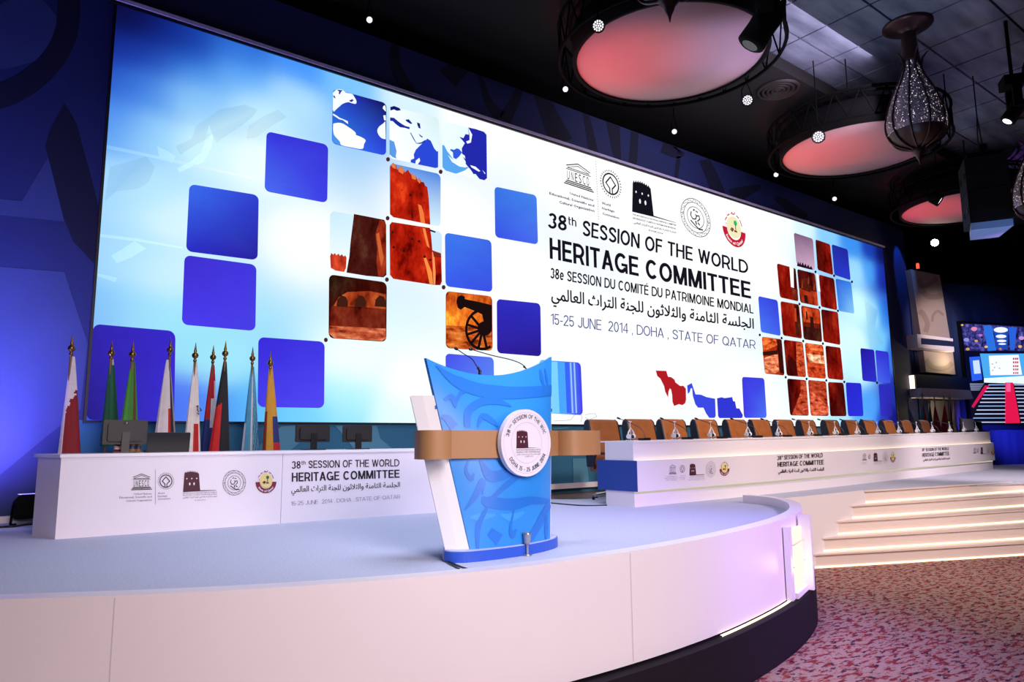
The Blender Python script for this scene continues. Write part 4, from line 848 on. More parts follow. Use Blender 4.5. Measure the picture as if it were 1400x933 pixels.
sband([(150, 310), (175, 320), (200, 352)], (14, 30, 36)); sband([(532, 130), (538, 160), (545, 190)], (8, 14, 8)); sband([(550, 125), (556, 160), (562, 200)], (5, 9, 4))
sband([(300, 480), (340, 540), (400, 530), (440, 500)], (10, 44, 40, 20)); sband([(255, 480), (245, 520), (265, 552), (278, 530)], (8, 14, 18, 8))
sband([(240, 672), (280, 620), (310, 560), (310, 610)], (6, 24, 26, 5)); sband([(310, 620), (330, 640), (420, 650), (500, 635), (570, 640)], (10, 44, 46, 30, 20))
sband([(290, 820), (292, 740), (312, 690), (330, 660)], (12, 22, 18, 8)); sband([(330, 640), (420, 560), (500, 500)], (14, 24, 26))
sband([(480, 800), (520, 740), (545, 690), (575, 640)], (30, 26, 24, 20)); sband([(430, 670), (418, 740), (425, 772), (438, 745)], (5, 10, 22, 8)); sband([(558, 690), (556, 740), (556, 790)], (6, 16, 6))
mb.poly([on_shell(*q) for q in k6((328, 768), (346, 742), (388, 768), (362, 808))], 1)
sband([(260, 700), (300, 700), (360, 690)], (10, 30, 8), 2, 0.003); sband([(380, 690), (420, 700), (470, 680)], (10, 34, 10), 2, 0.003)
mb.build('front_panel', [PB, PB2, PB3], lec)
# base plate
plan = [(p.x, p.y) for p in smooth_curve([(-.30, .44, 0), (-.53, .15, 0), (-.56, .07, 0), (-.52, .0, 0), (-.42, -.05, 0), (-.2, -.085, 0), (.05, -.09, 0), (.30, -.05, 0), (.50, .03, 0), (.60, .13, 0), (.62, .24, 0), (.52, .44, 0)], 4)]
mb = MB(); mb.prism([lw(x, y, 0)[:2] for x, y in plan], ST, ST + 0.075); mb.build('base', mat('lectern_base_blue', '2a58cc', 0.4), lec)
mb = MB(); mb.prism([lw(x * .985, y * .985 + .004, 0)[:2] for x, y in plan], ST + 0.075, ST + 0.082); mb.build('base_top', mat('lectern_base_top', 'b9c2e6', 0.4), lec)
# white sides of the body
for sd in (-1, 1):
    e_ = [shell(sd, t) for t in [i / 10 * .80 for i in range(11)]]
    dv = LM.to_3x3() @ Vector((sd * 0.13, 0.13, 0)); dv2 = LM.to_3x3() @ Vector((-sd * .10, .16, 0))
    mb = MB(); mb.slab([[p + Vector((0, .012, 0)), p + dv * .5, p + dv] for p in e_], LM.to_3x3() @ Vector((-sd * 0.7, .7, 0)), 0.025, 0, False)
    mb.slab([[p + dv, p + dv + dv2] for p in e_], LM.to_3x3() @ Vector((-sd, -.4, 0)), 0.025, 0, False)
    mb.build('side_panel', mat('lectern_white', 'fbfafc', 0.35), lec)
mb = MB(); y_ = .22
mb.add([lw(-.60, .16, 1.10), lw(.60, .16, 1.10), lw(.52, .42, 1.02), lw(-.52, .42, 1.02), lw(-.60, .16, 1.125), lw(.60, .16, 1.125), lw(.52, .42, 1.045), lw(-.52, .42, 1.045)], [(3, 2, 1, 0), (4, 5, 6, 7), (0, 1, 5, 4), (1, 2, 6, 5), (2, 3, 7, 6), (3, 0, 4, 7)])
mb.build('reading_desk', mat('reading_desk_blue', '1f5fb8', 0.4), lec)
# tan band
TAN = mat('band_tan', 'ae7f54', 0.5, noise=(2, 0.03))
zb0, zb1 = 0.732, 0.938
def band(planpts, th, name):
    c = [Vector((x, y, 0)) for x, y in planpts]; b2 = offset(c, th); mb = MB()
    A0 = [lw(p.x, p.y, zb0) for p in c]; A1 = [lw(p.x, p.y, zb1) for p in c]; B0 = [lw(p.x, p.y, zb0) for p in b2]; B1 = [lw(p.x, p.y, zb1) for p in b2]
    mb.strip(A0, A1, 0, True); mb.strip(B0, B1, 0, True); mb.strip(A1, B1); mb.strip(A0, B0); mb.poly([A0[0], A1[0], B1[0], B0[0]]); mb.poly([A0[-1], B0[-1], B1[-1], A1[-1]])
    return mb.build(name, TAN, lec)
wm = 0.40 + .254 * .58; bm = 0.06 + .42 * .58 - .46 * .58 * .58
def bandy(s): return 0.212 * .58 - bm * (1 - s * s) - .055
band([(s * wm, bandy(s)) for s in [-1.0 + 2.2 * i / 26 for i in range(27)]], 0.03, 'band')
band([(p.x, p.y) for p in smooth_curve([(-.77, .18, 0), (-.79, .08, 0), (-.76, .0, 0), (-.68, -.04, 0), (-.60, -.035, 0), (-.565, .03, 0)], 5)], 0.03, 'band_end')
band([(p.x, p.y) for p in smooth_curve([(.615, .16, 0), (.618, .05, 0), (.66, -.02, 0), (.76, -.05, 0), (.92, -.05, 0), (1.02, .0, 0)], 5)], 0.03, 'band_end')
# round emblem
rE, xE, zE = 0.255, 0.045, 0.842; yE = bandy(0) - 0.035
mb = MB(); N_ = 48; rim = [(rE * math.cos(2 * math.pi * i / N_), rE * math.sin(2 * math.pi * i / N_)) for i in range(N_)]
f_ = [lw(xE + x, yE - .012, zE + z) for x, z in rim]; bk = [lw(xE + x, yE + .03, zE + z) for x, z in rim]
mb.poly(f_); mb.poly(bk[::-1]); mb.strip(f_ + f_[:1], bk + bk[:1]); em = mb.build('emblem_disc', mat('disc_white', 'efe9f4', 0.35), lec, label='round white emblem disc')
def on_disc(groups, name, mats):
    mb = MB()
    for k, (shapes, mi) in enumerate(groups):
        for v, f in shapes: mb.add([lw(xE + (u - .5) * 2 * rE, yE - .0145 - .001 * k, zE + (t - .5) * 2 * rE) for u, t in v], f, mi)
    o = mb.build(name, mats, em); return o
def sub(shape, x0, y0, x1, y1): return [(x0 + u * (x1 - x0), y0 + v * (y1 - y0)) for u, v in shape[0]], shape[1]
on_disc([([arc_text('SESSION OF THE WHC', .365, .062, 133, 20, False, 0.012)], 0), ([arc_text('38', .365, .062, 166, 151, False, .012)], 0), ([arc_text('TH', .395, .03, 148, 139)], 0), ([arc_text('DOHA 15 - 25 JUNE 2014', .425, .062, 213, 334, True, .012)], 0)], 'ring_lettering', [INKP])
on_disc([([ring2(.5, .5, .302, .306, 48), ring2(.5, .5, .452, .455, 48)], 0)], 'ring_line', [mat('print_pale', 'b8b0cc', .6)])
on_disc([([sub(s_, .29, .42, .53, .69) for s_ in FOB], 0), ([sub(s_, .29, .42, .53, .69) for s_ in FOW], 1)], 'fort_emblem', [MAROON, WHP])
caps = []
for k, (body, x0, x1) in enumerate(((FCAP[0], .29, .77), (FCAP[1], .29, .77), (FCAP[2], .29, .77), (FCAP[3], .46, .62))):
    v, f, _ = text2(body, 0, 1); caps.append(([(x0 + u * (x1 - x0), .385 - .032 * k + t * .02) for u, t in v], f))
on_disc([(caps + [pol2((.29, .42), (.77, .42), (.53, .428), (.29, .428))], 0)], 'caption', [MAROON])

# gooseneck microphones on the reading desk
def gooseneck(name, label, pts, Y, r, base):
    P = [at_y(x, y, Y) for x, y in pts]; root = thing(name, label, 'microphone', base, 0, 'lectern microphones')
    mb = MB(); mb.tube([P[0] - (P[1] - P[0]).normalized() * .012, P[0], P[0] + (P[1] - P[0]).normalized() * 0.02], [r * 1.6, r * 2.6, r * 1.6], 10); mb.build('capsule', DARK, root)
    c = smooth_curve(P, 4) ; mb = MB(); mb.tube(c, r * .75, 8); mb.build('neck', DARK, root)
    mb = MB(); q = Vector(base); mb.tube([P[-1] + (P[-2] - P[-1]) * .6, P[-1], (P[-1] + q) / 2, q], [r * 2, r * 2.4, r * 2.4, r * 2.4], 10); mb.build('sleeve', DARK2, root)
gooseneck('gooseneck_microphone', 'left of the two thin black microphones on the blue lectern', [(623, 476.5), (634, 484), (645, 491), (651, 500), (656, 507)], 4.74, .0055, tuple(lw(-.09, .31, 1.085)))
gooseneck('gooseneck_microphone', 'right of the two thin black microphones on the blue lectern', [(643, 477.5), (672, 486), (698, 492), (713, 498), (721, 506)], 4.76, .0055, tuple(lw(.26, .32, 1.082)))
# small silver lamp in front of the lectern
pz = on_z(721, 760, ST); g = thing('floor_lamp', 'small silver cup-shaped lamp on a short stem before the blue lectern', 'lamp', pz)
SILV = mat('brushed_silver', 'b8b4b8', 0.3, 0.8)
mb = MB(); mb.lathe([(0, 0), (.035, 0), (.035, .008), (.012, .014), (0, .014)], pz, 16); mb.build('foot', SILV, g)
mb = MB(); mb.lathe([(.010, .01), (.010, .085)], pz, 12); mb.build('stem', SILV, g)
mb = MB(); mb.lathe([(0, .08), (.014, .08), (.024, .095), (.030, .15), (.032, .165), (.030, .167), (.026, .155), (0, .15)], pz, 20); mb.build('cup', SILV, g)
# cables at the lectern foot
def cable(label, pts, r=.007, z=None, mat_=None):
    P = [on_z(x, y, ST + r) for x, y in pts]; mb = MB(); mb.tube(smooth_curve(P, 5), r, 6); o = mb.build('cable', mat_ or DARK2); return tag(o, label, 'cable')
cable('black cable running forward from the left corner of the lectern base', [(607, 752), (606, 764), (614, 771), (628, 778)], .006)
cable('second dark cable lying beside the lectern base and stage rim', [(612, 768), (622, 772), (632, 776), (639, 778)], .006)
cable('black cable across the carpet at the far left behind the white desk', [(-30, 725), (0, 721), (18, 720), (40, 717), (60, 716)], .012)
cable('dark thin cable on the carpet between lectern and head table', [(744, 687), (775, 690), (800, 691.5), (830, 691)], .008)

# ================================================================== LEFT DESK
Da = Vector((0.685, 7.797, 0)); Dd = Vector((4.58 - .685, 7.53 - 7.797, 0)).normalized(); Dn = Vector((-Dd.y, Dd.x, 0)); DH = 0.765
DM = Matrix(((Dd.x, Dn.x, 0, Da.x), (Dd.y, Dn.y, 0, Da.y), (0, 0, 1, ST), (0, 0, 0, 1)))
desk = thing('desk', 'long white reception desk with emblems and title text at the left of the stage', 'desk', (Da.x, Da.y, ST), math.atan2(Dd.y, Dd.x))
mb = MB(); mb.box((0, 0, 0), (2.02, .03, DH - .03), 0, DM); mb.build('front_panel', DESKW, desk)
mb = MB(); mb.box((2.024, 0, 0), (4.6, .03, DH - .03), 0, DM); mb.build('front_panel', DESKW, desk)
mb = MB(); mb.prism([(DM @ Vector((x, y, 0)))[:2] for x, y in ((.002, .0), (.03, .03), (-.15, .50), (-.18, .48))], ST, ST + DH - .03); mb.build('end_panel', DESKW, desk)
mb = MB(); mb.box((4.57, .03, 0), (4.6, .60, DH - .03), 0, DM); mb.build('end_panel', DESKW, desk)
mb = MB(); mb.prism([(DM @ Vector((x, y, 0)))[:2] for x, y in ((-.01, -.012), (4.61, -.012), (4.61, .62), (-.22, .62), (-.20, .50))], ST + DH - .03, ST + DH); mb.build('top', mat('desk_top_white', 'f2eef4', 0.3), desk)
dp = (Da.x, Da.y, 0); dn = Dn
k7 = cv(140, 630, 5.385); k8 = cv(340, 540, 4.667)
put(desk, 'temple_emblem', dp, dn, [INKP], [(TEM, 0)], k7((218, 96), (358, 96), (366, 216), (212, 220)), off=.004)
a = Art(dp, dn, [GREYP]); a.px(k7((389, 65), (391.5, 65), (391.5, 322), (389, 322)), 0, .004); a.build('divider', desk)
put(desk, 'heritage_emblem', dp, dn, [INKP], [(HER, 0)], k7((408, 90), (528, 90), (528, 212), (408, 214)), off=.004)
cap_lines(desk, dp, dn, GREYP, [(CAPL[0], k7((232, 238), (364, 236), (364, 250), (232, 252))), (CAPL[1], k7((124, 264), (364, 258), (364, 272), (124, 280))), (CAPL[2], k7((174, 290), (364, 282), (364, 296), (174, 304))),
    (CAPR[0], k7((408, 234), (456, 232), (456, 246), (408, 248))), (CAPR[1], k7((408, 256), (478, 252), (478, 266), (408, 270))), (CAPR[2], k7((408, 276), (500, 271), (500, 285), (408, 291)))], .004, .01)
put(desk, 'fort_emblem', dp, dn, [MAROON, WHP], [(FOB, 0), (FOW, 1)], k7((600, 76), (718, 76), (720, 222), (594, 230)), off=.004)
a = Art(dp, dn, [MAROON]); a.px(k7((594, 228), (718, 219), (838, 218), (838, 221), (718, 226), (594, 233)), 0, .004); a.build('baseline', desk)
cap_lines(desk, dp, dn, MAROON, [(FCAP[0], k7((592, 238), (844, 230), (844, 238), (592, 246))), (FCAP[1], k7((592, 252), (844, 243), (844, 251), (592, 260))), (FCAP[2], k7((592, 266), (844, 257), (844, 268), (592, 278))), (FCAP[3], k7((680, 288), (758, 285), (758, 294), (680, 297)))], .004)
put(desk, 'seal_emblem', dp, dn, [INKP], [(SEA, 0)], k7((886, 72), (1056, 70), (1056, 254), (886, 260)), off=.004)
def put_state2(parent, p0, n, q, off=.004): return put(parent, 'state_emblem', p0, n, [MAR2, WHP, CREAMP, GREENP, DARKP], [(STA[0], 0), (STA[1], 1), (STA[2], 2), (STA[3], 3), (STA[4], 4)], q, off=off)
put_state2(desk, dp, dn, k7((1128, 74), (1280, 74), (1282, 238), (1128, 244)))
def dtext(parent, p0, n, groups, off=.004):
    for name, body, q, m_, t in groups:
        a = Art(p0, n, [m_])
        if t is None:
            a.text(body, q, 0, off, .0, 2); a.text(body, [(x + .25, y) for x, y in q], 0, off + .0004, 0, 2)
        else: a.caps(body, q, 0, off, t)
        a.build(name, parent)
dtext(desk, dp, dn, [('title_text', '38', k8((275, 425), (332, 424), (332, 470), (275, 473)), INKP, .15), ('title_text', 'th', k8((337, 422), (364, 421), (364, 445), (337, 447)), INKP, .13),
    ('title_text', 'SESSION OF THE WORLD', k8((382, 421), (962, 411), (962, 457), (382, 468)), INKP, .15), ('title_text', 'HERITAGE COMMITTEE', k8((275, 498), (962, 478), (963, 529), (275, 556)), INKP, .18),
    ('arabic_text', AR_TITLE, k8((272, 584), (965, 556), (965, 588), (272, 622)), INKP, None), ('date_text', '15-25 JUNE  2014 . DOHA . STATE OF QATAR', k8((270, 682), (966, 638), (967, 661), (270, 708)), GREYP, .08)])

# ---- things on the desk
def monitor(label, px, Y, w_, h, rot, z0=None, badge=False, tilt=0.0, gap=.07):
    z0 = z0 if z0 is not None else ST + DH
    p = at_y(px, 600, Y); root = thing('monitor', label, 'monitor', (p.x, p.y, z0), rot)
    M = Matrix.Translation((p.x, p.y, z0)) @ Matrix.Rotation(rot, 4, 'Z')
    mb = MB(); mb.rbox((-w_ / 2, 0, gap), (w_ / 2, .03, gap + h), .012, 0, M); mb.rbox((-w_ * .4, -.03, gap + .03), (w_ * .4, 0, gap + h - .03), .02, 0, M); pn = mb.build('panel', DARK, root)
    mb = MB(); mb.rbox((-w_ / 2 + .012, .03, gap + .012), (w_ / 2 - .012, .033, gap + h - .012), .004, 0, M); mb.build('screen', mat('dark_glass', '07070a', 0.15), pn)
    if badge: mb = MB(); mb.lathe([(0, 0), (.022, 0), (.022, .004), (0, .004)], (0, 0, 0), 16); o = [(M @ Vector((x, -.031 - z, gap + h - .035 + y * .6))) for x, y, z in mb.v]; mb.v = [tuple(q) for q in o]; mb.build('badge', mat('grey_badge', '6a6a70', 0.3, .6), pn)
    mb = MB(); mb.box((-.035, -.045, .01), (.035, -.015, gap + h * .5), 0, M); mb.build('neck', DARK2, root)
    mb = MB(); mb.rbox((-.12, -.10, 0), (.12, .09, .012), .004, 0, M); mb.build('foot', DARK2, root); return root
monitor('large black monitor seen from behind on the left desk, before the green flags', 171, 8.12, .40, .245, .02, badge=True, gap=.085)
monitor('left of two black monitors on the desk near the blue lectern', 428, 8.0, .40, .20, -.05, gap=.09)
monitor('right of two black monitors on the desk, nearest the blue lectern', 489, 8.0, .36, .20, -.12, gap=.085)
p = at_y(231, 600, 8.1); lp = thing('laptop', 'black open laptop on the left desk, right of the large monitor', 'laptop', (p.x, p.y, ST + DH)); M = Matrix.Translation((p.x, p.y, ST + DH)) @ Matrix.Rotation(-.06, 4, 'Z')
mb = MB(); mb.rbox((-.20, .0, .0), (.20, .012, .205), .01, 0, M @ Matrix.Rotation(math.radians(10), 4, 'X')); mb.build('lid', DARK2, lp)
mb = MB(); mb.box((-.20, .02, 0), (.20, .27, .018), 0, M); mb.build('keyboard_base', DARK, lp)
for px, col, c2, lab in ((161, 'a82a34', 'e8dce0', 'red and white drink can under the large monitor on the left desk'), (181, 'c8a038', '3a4a8a', 'yellow drink can right of the monitor neck on the left desk'), (189, 'b07a2a', '2a3a70', 'amber and blue can beside the yellow can on the left desk')):
    p = at_y(px, 610, 8.24); cn_ = thing('drink_can', lab, 'can', (p.x, p.y, ST + DH), 0, 'cans on the left desk')
    mb = MB(); mb.lathe([(0, 0), (.025, 0), (.032, .008), (.032, .095), (.026, .105), (0, .105)], (p.x, p.y, ST + DH), 16); mb.build('can_body', mat('can_' + col, col, .3, .3), cn_)
    mb = MB(); mb.lathe([(.0325, .035), (.0325, .07)], (p.x, p.y, ST + DH), 16); mb.build('can_label', mat('can_' + c2, c2, .4), cn_)

# ================================================================== FLAGS
def cloth(hexc): return mat('flag_' + hexc, hexc, .75, noise=(14, .06))
def flag(label, fx, tip, topx, topy, L, R, by, Y, palette, rule, group, plane=None, drop=0.75, pole_px=None, emblem=None):
    """fx, tip: pole top in the photo; cloth from (topx, topy) to L..R at height by; rule(s, t) -> palette index"""
    up = (lambda x, y: plane(x, y)) if plane else (lambda x, y: at_y(x, y, Y))
    T0 = up(fx, tip); P0 = Vector((T0.x, T0.y, ST)); root = thing('flag', label, 'flag', P0, 0, group)
    H_ = T0.z - ST; sc = H_ / 2.0
    mb = MB(); mb.lathe([(0, 0), (.17, 0), (.17, .02), (.06, .05), (.03, .10), (0, .10)], P0, 20); mb.build('pole_base', BRASS, root)
    mb = MB(); mb.lathe([(.014, .05), (.014, H_ - .20)], P0, 10); mb.build('pole', mat('pole_wood', '7a5a34', .4), root)
    mb = MB(); mb.lathe([(0, -.24), (.014, -.235), (.022, -.215), (.014, -.20), (.014, -.19), (.032, -.175), (.038, -.155), (.032, -.135), (.014, -.12), (.018, -.105), (.012, -.08), (.007, -.04), (.001, 0)], (P0.x, P0.y, T0.z), 14); mb.build('finial', BRASS, root)
    tp = up(topx, topy); lp, rp = up(L, by), up(R, by)
    ex = (rp - lp); ex.z = 0; wd = ex.length; ex.normalize(); ey = Vector((-ex.y, ex.x, 0))
    rows, n, m_ = [], 72, 52; zt = tp.z; zb = lp.z
    nb = int(m_ * (1 + drop * .5)); mb = MB(); rr = []
    for i in range(nb + 1):
        t = i / m_; q = min(t, 1.25); c = tp.lerp((lp + rp) / 2, t); z = zt + (zb - zt) * t; hw = .018 + (wd / 2 - .018) * (q ** .85); row = []
        for j in range(n):
            a = 2 * math.pi * j / n; pl = 1 + .10 * math.sin(5 * a + topx) * min(1, t * 2) + .05 * math.sin(9 * a + 2 * topx) * t
            v = Vector((c.x, c.y, z)) + ex * (hw * math.cos(a) * (1 + .06 * math.sin(7 * a) * t)) + ey * (hw * .42 * math.sin(a) * pl); row.append(v)
        rr.append(row)
    vs = [p for r in rr for p in r]; fs = {}
    for i in range(nb):
        for j in range(n):
            s = .5 + .5 * math.cos(2 * math.pi * (j + .5) / n); fs.setdefault(rule(s, (i + .5) / m_), []).append((i * n + j, i * n + (j + 1) % n, (i + 1) * n + (j + 1) % n, (i + 1) * n + j))
    for mi, ff in fs.items():
        o = len(mb.v)
        if not mb.v: mb.add(vs, ff, mi, None, True); o = 0
        else: mb.f += ff; mb.mi += [mi] * len(ff); mb.sm += [True] * len(ff)
    cl = mb.build('cloth', [cloth(h) for h in palette], root)
    if emblem:
        mb = MB()
        for pts in emblem:
            v, f = line2([kF(q)[0] for q in pts], 1.4); c = (tp + (lp + rp) / 2) / 2
            mb.add([up(x, y) - ey * (wd * .25 + .03) for x, y in v], f)
        mb.build('emblem', INKP, cl)
    return root
kF = cv(80, 450, 4.375); FN = [0]
def F(label, fin, top, L, R, by, pal, rule, emblem=None, Y=9.0):
    (fx, fy), (tx, ty), (lx, b_), (rx, _) = kF(fin)[0], kF(top)[0], kF((L, by))[0], kF((R, by))[0]
    flag(label, fx, fy, tx, ty, lx, rx, b_, 9.22 if FN[0] % 2 else 8.78, pal, rule, 'flags behind the left desk', emblem=emblem)
    FN[0] += 1
F('white and maroon flag at the far left end of the left flag row', (85, 30), (86, 165), 2, 130, 720, ('e4dce6', '8a1626'), lambda s, t: 1 if t > .36 + .30 * (1 - s) ** 2 + (.05 if int(t * 22) % 2 else 0) and s > .16 else 0)
F('dark green flag second from left behind the left desk', (322, 65), (318, 180), 262, 358, 560, ('0d5232', '12643c', 'c8c0a0'), lambda s, t: 2 if t < .1 and s > .6 else (1 if .4 < s < .7 else 0))
F('bright green flag with brown stripe, third from left in the left row', (448, 70), (446, 195), 375, 474, 560, ('3d8632', '5a3c14', '4c9a3a'), lambda s, t: 1 if .66 < s < .84 else (2 if s < .3 else 0))
F('white flag with red corner and dark navy fold, behind the black laptop', (672, 48), (655, 185), 580, 698, 620, ('e6dfe2', 'c82a20', '1c2434', 'b8a894'), lambda s, t: (3 if s > .88 else 2) if s > .74 else (1 if s > .58 and t > .68 else 0))
F('cream flag with small dark script and red patch, fifth in the left row', (822, 80), (820, 200), 748, 848, 720, ('ded6cc', 'b8201c', 'e8e2dc'), lambda s, t: 1 if t > .72 and .52 < s < .84 else (2 if s < .4 else 0), emblem=[[(815, 465), (825, 462), (822, 485), (828, 500)], [(835, 475), (845, 488), (838, 492)], [(822, 505), (830, 512)]])
F('red, white and blue flag left of the black one', (928, 95), (924, 215), 850, 950, 720, ('c01c28', 'e2dcdf', '243a80'), lambda s, t: (0 if s < .75 or t < .2 else 1) if t < .40 else (1 if s > .42 and t < .75 else (2 if t > .66 else 0)))
F('black and red flag right of the red, white and blue one', (1001, 70), (996, 195), 905, 1022, 720, ('141218', 'c41a1c', '221c22'), lambda s, t: 1 if s < .40 and t > .52 - .1 * s else (2 if s > .75 else 0))
F('light blue flag with white folds, eighth in the left row', (1163, 105), (1161, 225), 1098, 1198, 720, ('4f9cc0', 'd8d8de', '3c86ac', '78b4cc'), lambda s, t: 1 if .40 < s < .56 or (s < .10 and t > .7) else ((2 if int(s * 14 + t * 9) % 2 else 3) if s > .6 else 0))
F('yellow, blue and red flag at the right end of the left row', (1270, 130), (1269, 215), 1222, 1325, 720, ('c8922c', '2a3070', 'c02426', '8a3418'), lambda s, t: (2 if t > .93 else 1) if s > .55 and t > .62 else (3 if s < .16 and t > .55 else 0))

# ================================================================== HEAD TABLE
FRONT = [Vector((p.x, p.y, 0)) for p in smooth_curve([(6.79, 6.39, 0), (9.4, 6.45, 0), (12.0, 6.62, 0), (14.65, 6.85, 0), (18.06, 7.11, 0), (21.3, 7.36, 0)], 8)]
HH = 0.835
def zf(x): return 1 + 0.15 * max(0, min(1, (x - 6.79) / 14.5))
def atf(c, z): return [(p.x, p.y, ST + z * zf(p.x)) for p in c]
ht = thing('head_table', 'very long white committee table with blue end and glowing light lines on the right', 'table', (6.79, 6.39, ST))
def layer(name, z0, z1, d0, d1, mats, ext=0.0, top=None, label=None, parent=None):
    A_ = offset(FRONT, d0); B_ = offset(FRONT, d1)
    if ext:
        t0, t1 = (FRONT[1] - FRONT[0]).normalized(), (FRONT[-1] - FRONT[-2]).normalized()
        A_[0] = A_[0] - t0 * ext; B_[0] = B_[0] - t0 * ext; A_[-1] = A_[-1] + t1 * ext; B_[-1] = B_[-1] + t1 * ext
    mb = MB(); a0, a1, b0, b1 = atf(A_, z0), atf(A_, z1), atf(B_, z0), atf(B_, z1)
    mb.strip(a0, a1); mb.strip(b0, b1); mb.strip(a1, b1); mb.strip(a0, b0); mb.poly([a0[0], a1[0], b1[0], b0[0]]); mb.poly([a0[-1], b0[-1], b1[-1], a1[-1]])
    return mb.build(name, mats, parent or ht, label=label), A_, B_
layer('plinth', 0, .20, 0, .50, DESKW)
fb, FA, FB_ = layer('front_board', .195, .585, -.06, .56, mat('board_white', 'e6dfe8', .4, noise=(.7, .02)), .0)
layer('upper_board', .585, HH - .02, 0, .50, DESKW)
layer('table_top', HH - .02, HH, -.012, .60, mat('desk_top_white', 'f2eef4', .3))
tl = (FRONT[1] - FRONT[0]).normalized(); nl = Vector((-tl.y, tl.x, 0)); e = FRONT[0] - nl * .06
EM = Matrix(((tl.x, nl.x, 0, e.x), (tl.y, nl.y, 0, e.y), (0, 0, 1, ST), (0, 0, 0, 1)))
mb = MB(); mb.box((-.012, -.001, .195), (-.001, .70, .585), 0, EM); mb.build('end_panel', mat('end_blue', '1c429c', .5), ht, label='blue end panel')
TLED = emis('table_led', (1.0, .84, .52), 2.2); TLED2 = emis('table_led_soft', (1.0, .92, .62), .55)
c0 = offset(FRONT, -.004); mb = MB(); mb.strip(atf(c0, .165), atf(c0, .192)); mb.build('light_strip', TLED2, ht)
c0, c1 = offset(FRONT, -.012), offset(FRONT, -.045); mb = MB(); mb.strip(atf(c0, .588), atf(c1, .588)); mb.build('light_strip', TLED, ht)
def headplane(px):
    for a, b_ in zip(FA, FA[1:]):
        xa, xb = proj((a.x, a.y, ST + .4))[0], proj((b_.x, b_.y, ST + .4))[0]
        if xa <= px <= xb: break
    d = (b_ - a).normalized(); return a, Vector((-d.y, d.x, 0))
h1 = cv(700, 560, 3.3333); h2 = cv(1100, 540, 4.6667)
def logoset(k, tem, her, fort, fl, seal, state, capy=None):
    for nm, q, g, ms in (('temple_emblem', tem, [(TEM, 0)], [GREYP]), ('heritage_emblem', her, [(HER0, 0)], [GREYP]), ('fort_emblem', fort, [(FOB, 0), (FOW, 1)], [MAROON, WHP]), ('seal_emblem', seal, [(SEA0, 0)], [GREYP])):
        Q = k(*q); p0, n = headplane(Q[0][0]); put(ht, nm, p0, n, ms, g, Q, off=.004)
    Q = k(*state); p0, n = headplane(Q[0][0]); put_state2(ht, p0, n, Q)
    Q = k(*fl); p0, n = headplane(Q[0][0]); a = Art(p0, n, [MAROON]); a.px(Q, 0, .004); a.build('baseline', ht)
    if capy:
        for (x0, x1, y0, y1, lines) in capy:
            Q = k((x0, y0)); p0, n = headplane(Q[0][0]); dy = (y1 - y0) / len(lines)
            cap_lines(ht, p0, n, GREYP, [(b_, k((x0 + (0 if i % 2 else 6), y0 + dy * i), (x1, y0 + dy * i - 2), (x1, y0 + dy * i + dy * .55 - 2), (x0 + (0 if i % 2 else 6), y0 + dy * i + dy * .55))) for i, b_ in enumerate(lines)], .004)
logoset(h1, [(717, 252), (748, 251), (750, 296), (715, 297)], [(762, 250), (791, 249), (791, 292), (763, 294)], [(810, 247), (836, 246), (840, 299), (809, 301)], [(809, 299), (876, 296), (876, 298), (809, 302)], [(883, 239), (928, 237), (929, 307), (884, 311)], [(946, 240), (991, 238), (992, 301), (947, 305)],
        [(696, 752, 304, 328, CAPL), (762, 790, 302, 324, CAPR), (808, 876, 304, 326, FCAP)])
logoset(h2, [(370, 375), (396, 374), (397, 419), (369, 421)], [(405, 376), (423, 375), (423, 414), (405, 416)], [(441, 371), (465, 370), (467, 424), (441, 426)], [(441, 425), (495, 421), (495, 424), (441, 427)], [(499, 366), (531, 364), (532, 434), (500, 438)], [(546, 366), (580, 364), (581, 431), (547, 434)],
        [(360, 398, 430, 448, CAPL), (441, 495, 430, 448, FCAP)])
logoset(h2, [(1077, 338), (1096, 337), (1097, 374), (1076, 376)], [(1098, 340), (1112, 339), (1112, 371), (1098, 373)], [(1124, 334), (1137, 333), (1139, 377), (1124, 379)], [(1124, 378), (1158, 375), (1158, 378), (1124, 380)], [(1159, 332), (1183, 330), (1184, 384), (1160, 388)], [(1190, 336), (1213, 334), (1214, 384), (1191, 387)])
def heads(k, rows):
    for nm, body, q, t in rows:
        Q = k(*q); p0, n = headplane(Q[0][0] * .5 + Q[1][0] * .5); dtext(ht, p0, n, [(nm, body, Q, INKP, t)])
kq = cv(780, 540, 2.258)
heads(kq, [('title_text', '38', ((638, 189), (651, 188), (651, 201), (638, 202)), .15), ('title_text', 'SESSION OF THE WORLD', ((660, 187), (779, 180), (779, 193), (660, 200)), .15), ('title_text', 'th', ((652, 187), (657, 187), (657, 193), (652, 193)), .13),
           ('title_text', 'HERITAGE COMMITTEE', ((640, 208), (782, 201), (782, 215), (640, 223)), .18), ('arabic_text', AR_TITLE, ((643, 231), (782, 224), (782, 234), (642, 242)), None)])
heads(h2, [('title_text', '38', ((748, 343), (762, 342), (763, 360), (748, 362)), .15), ('title_text', 'SESSION OF THE WORLD', ((773, 342), (920, 334), (922, 352), (773, 361)), .15), ('title_text', 'th', ((764, 342), (769, 342), (769, 350), (764, 350)), .13),
           ('title_text', 'HERITAGE COMMITTEE', ((750, 374), (922, 362), (924, 386), (752, 398)), .18), ('arabic_text', AR_TITLE, ((758, 408), (926, 399), (926, 411), (757, 422)), None)])

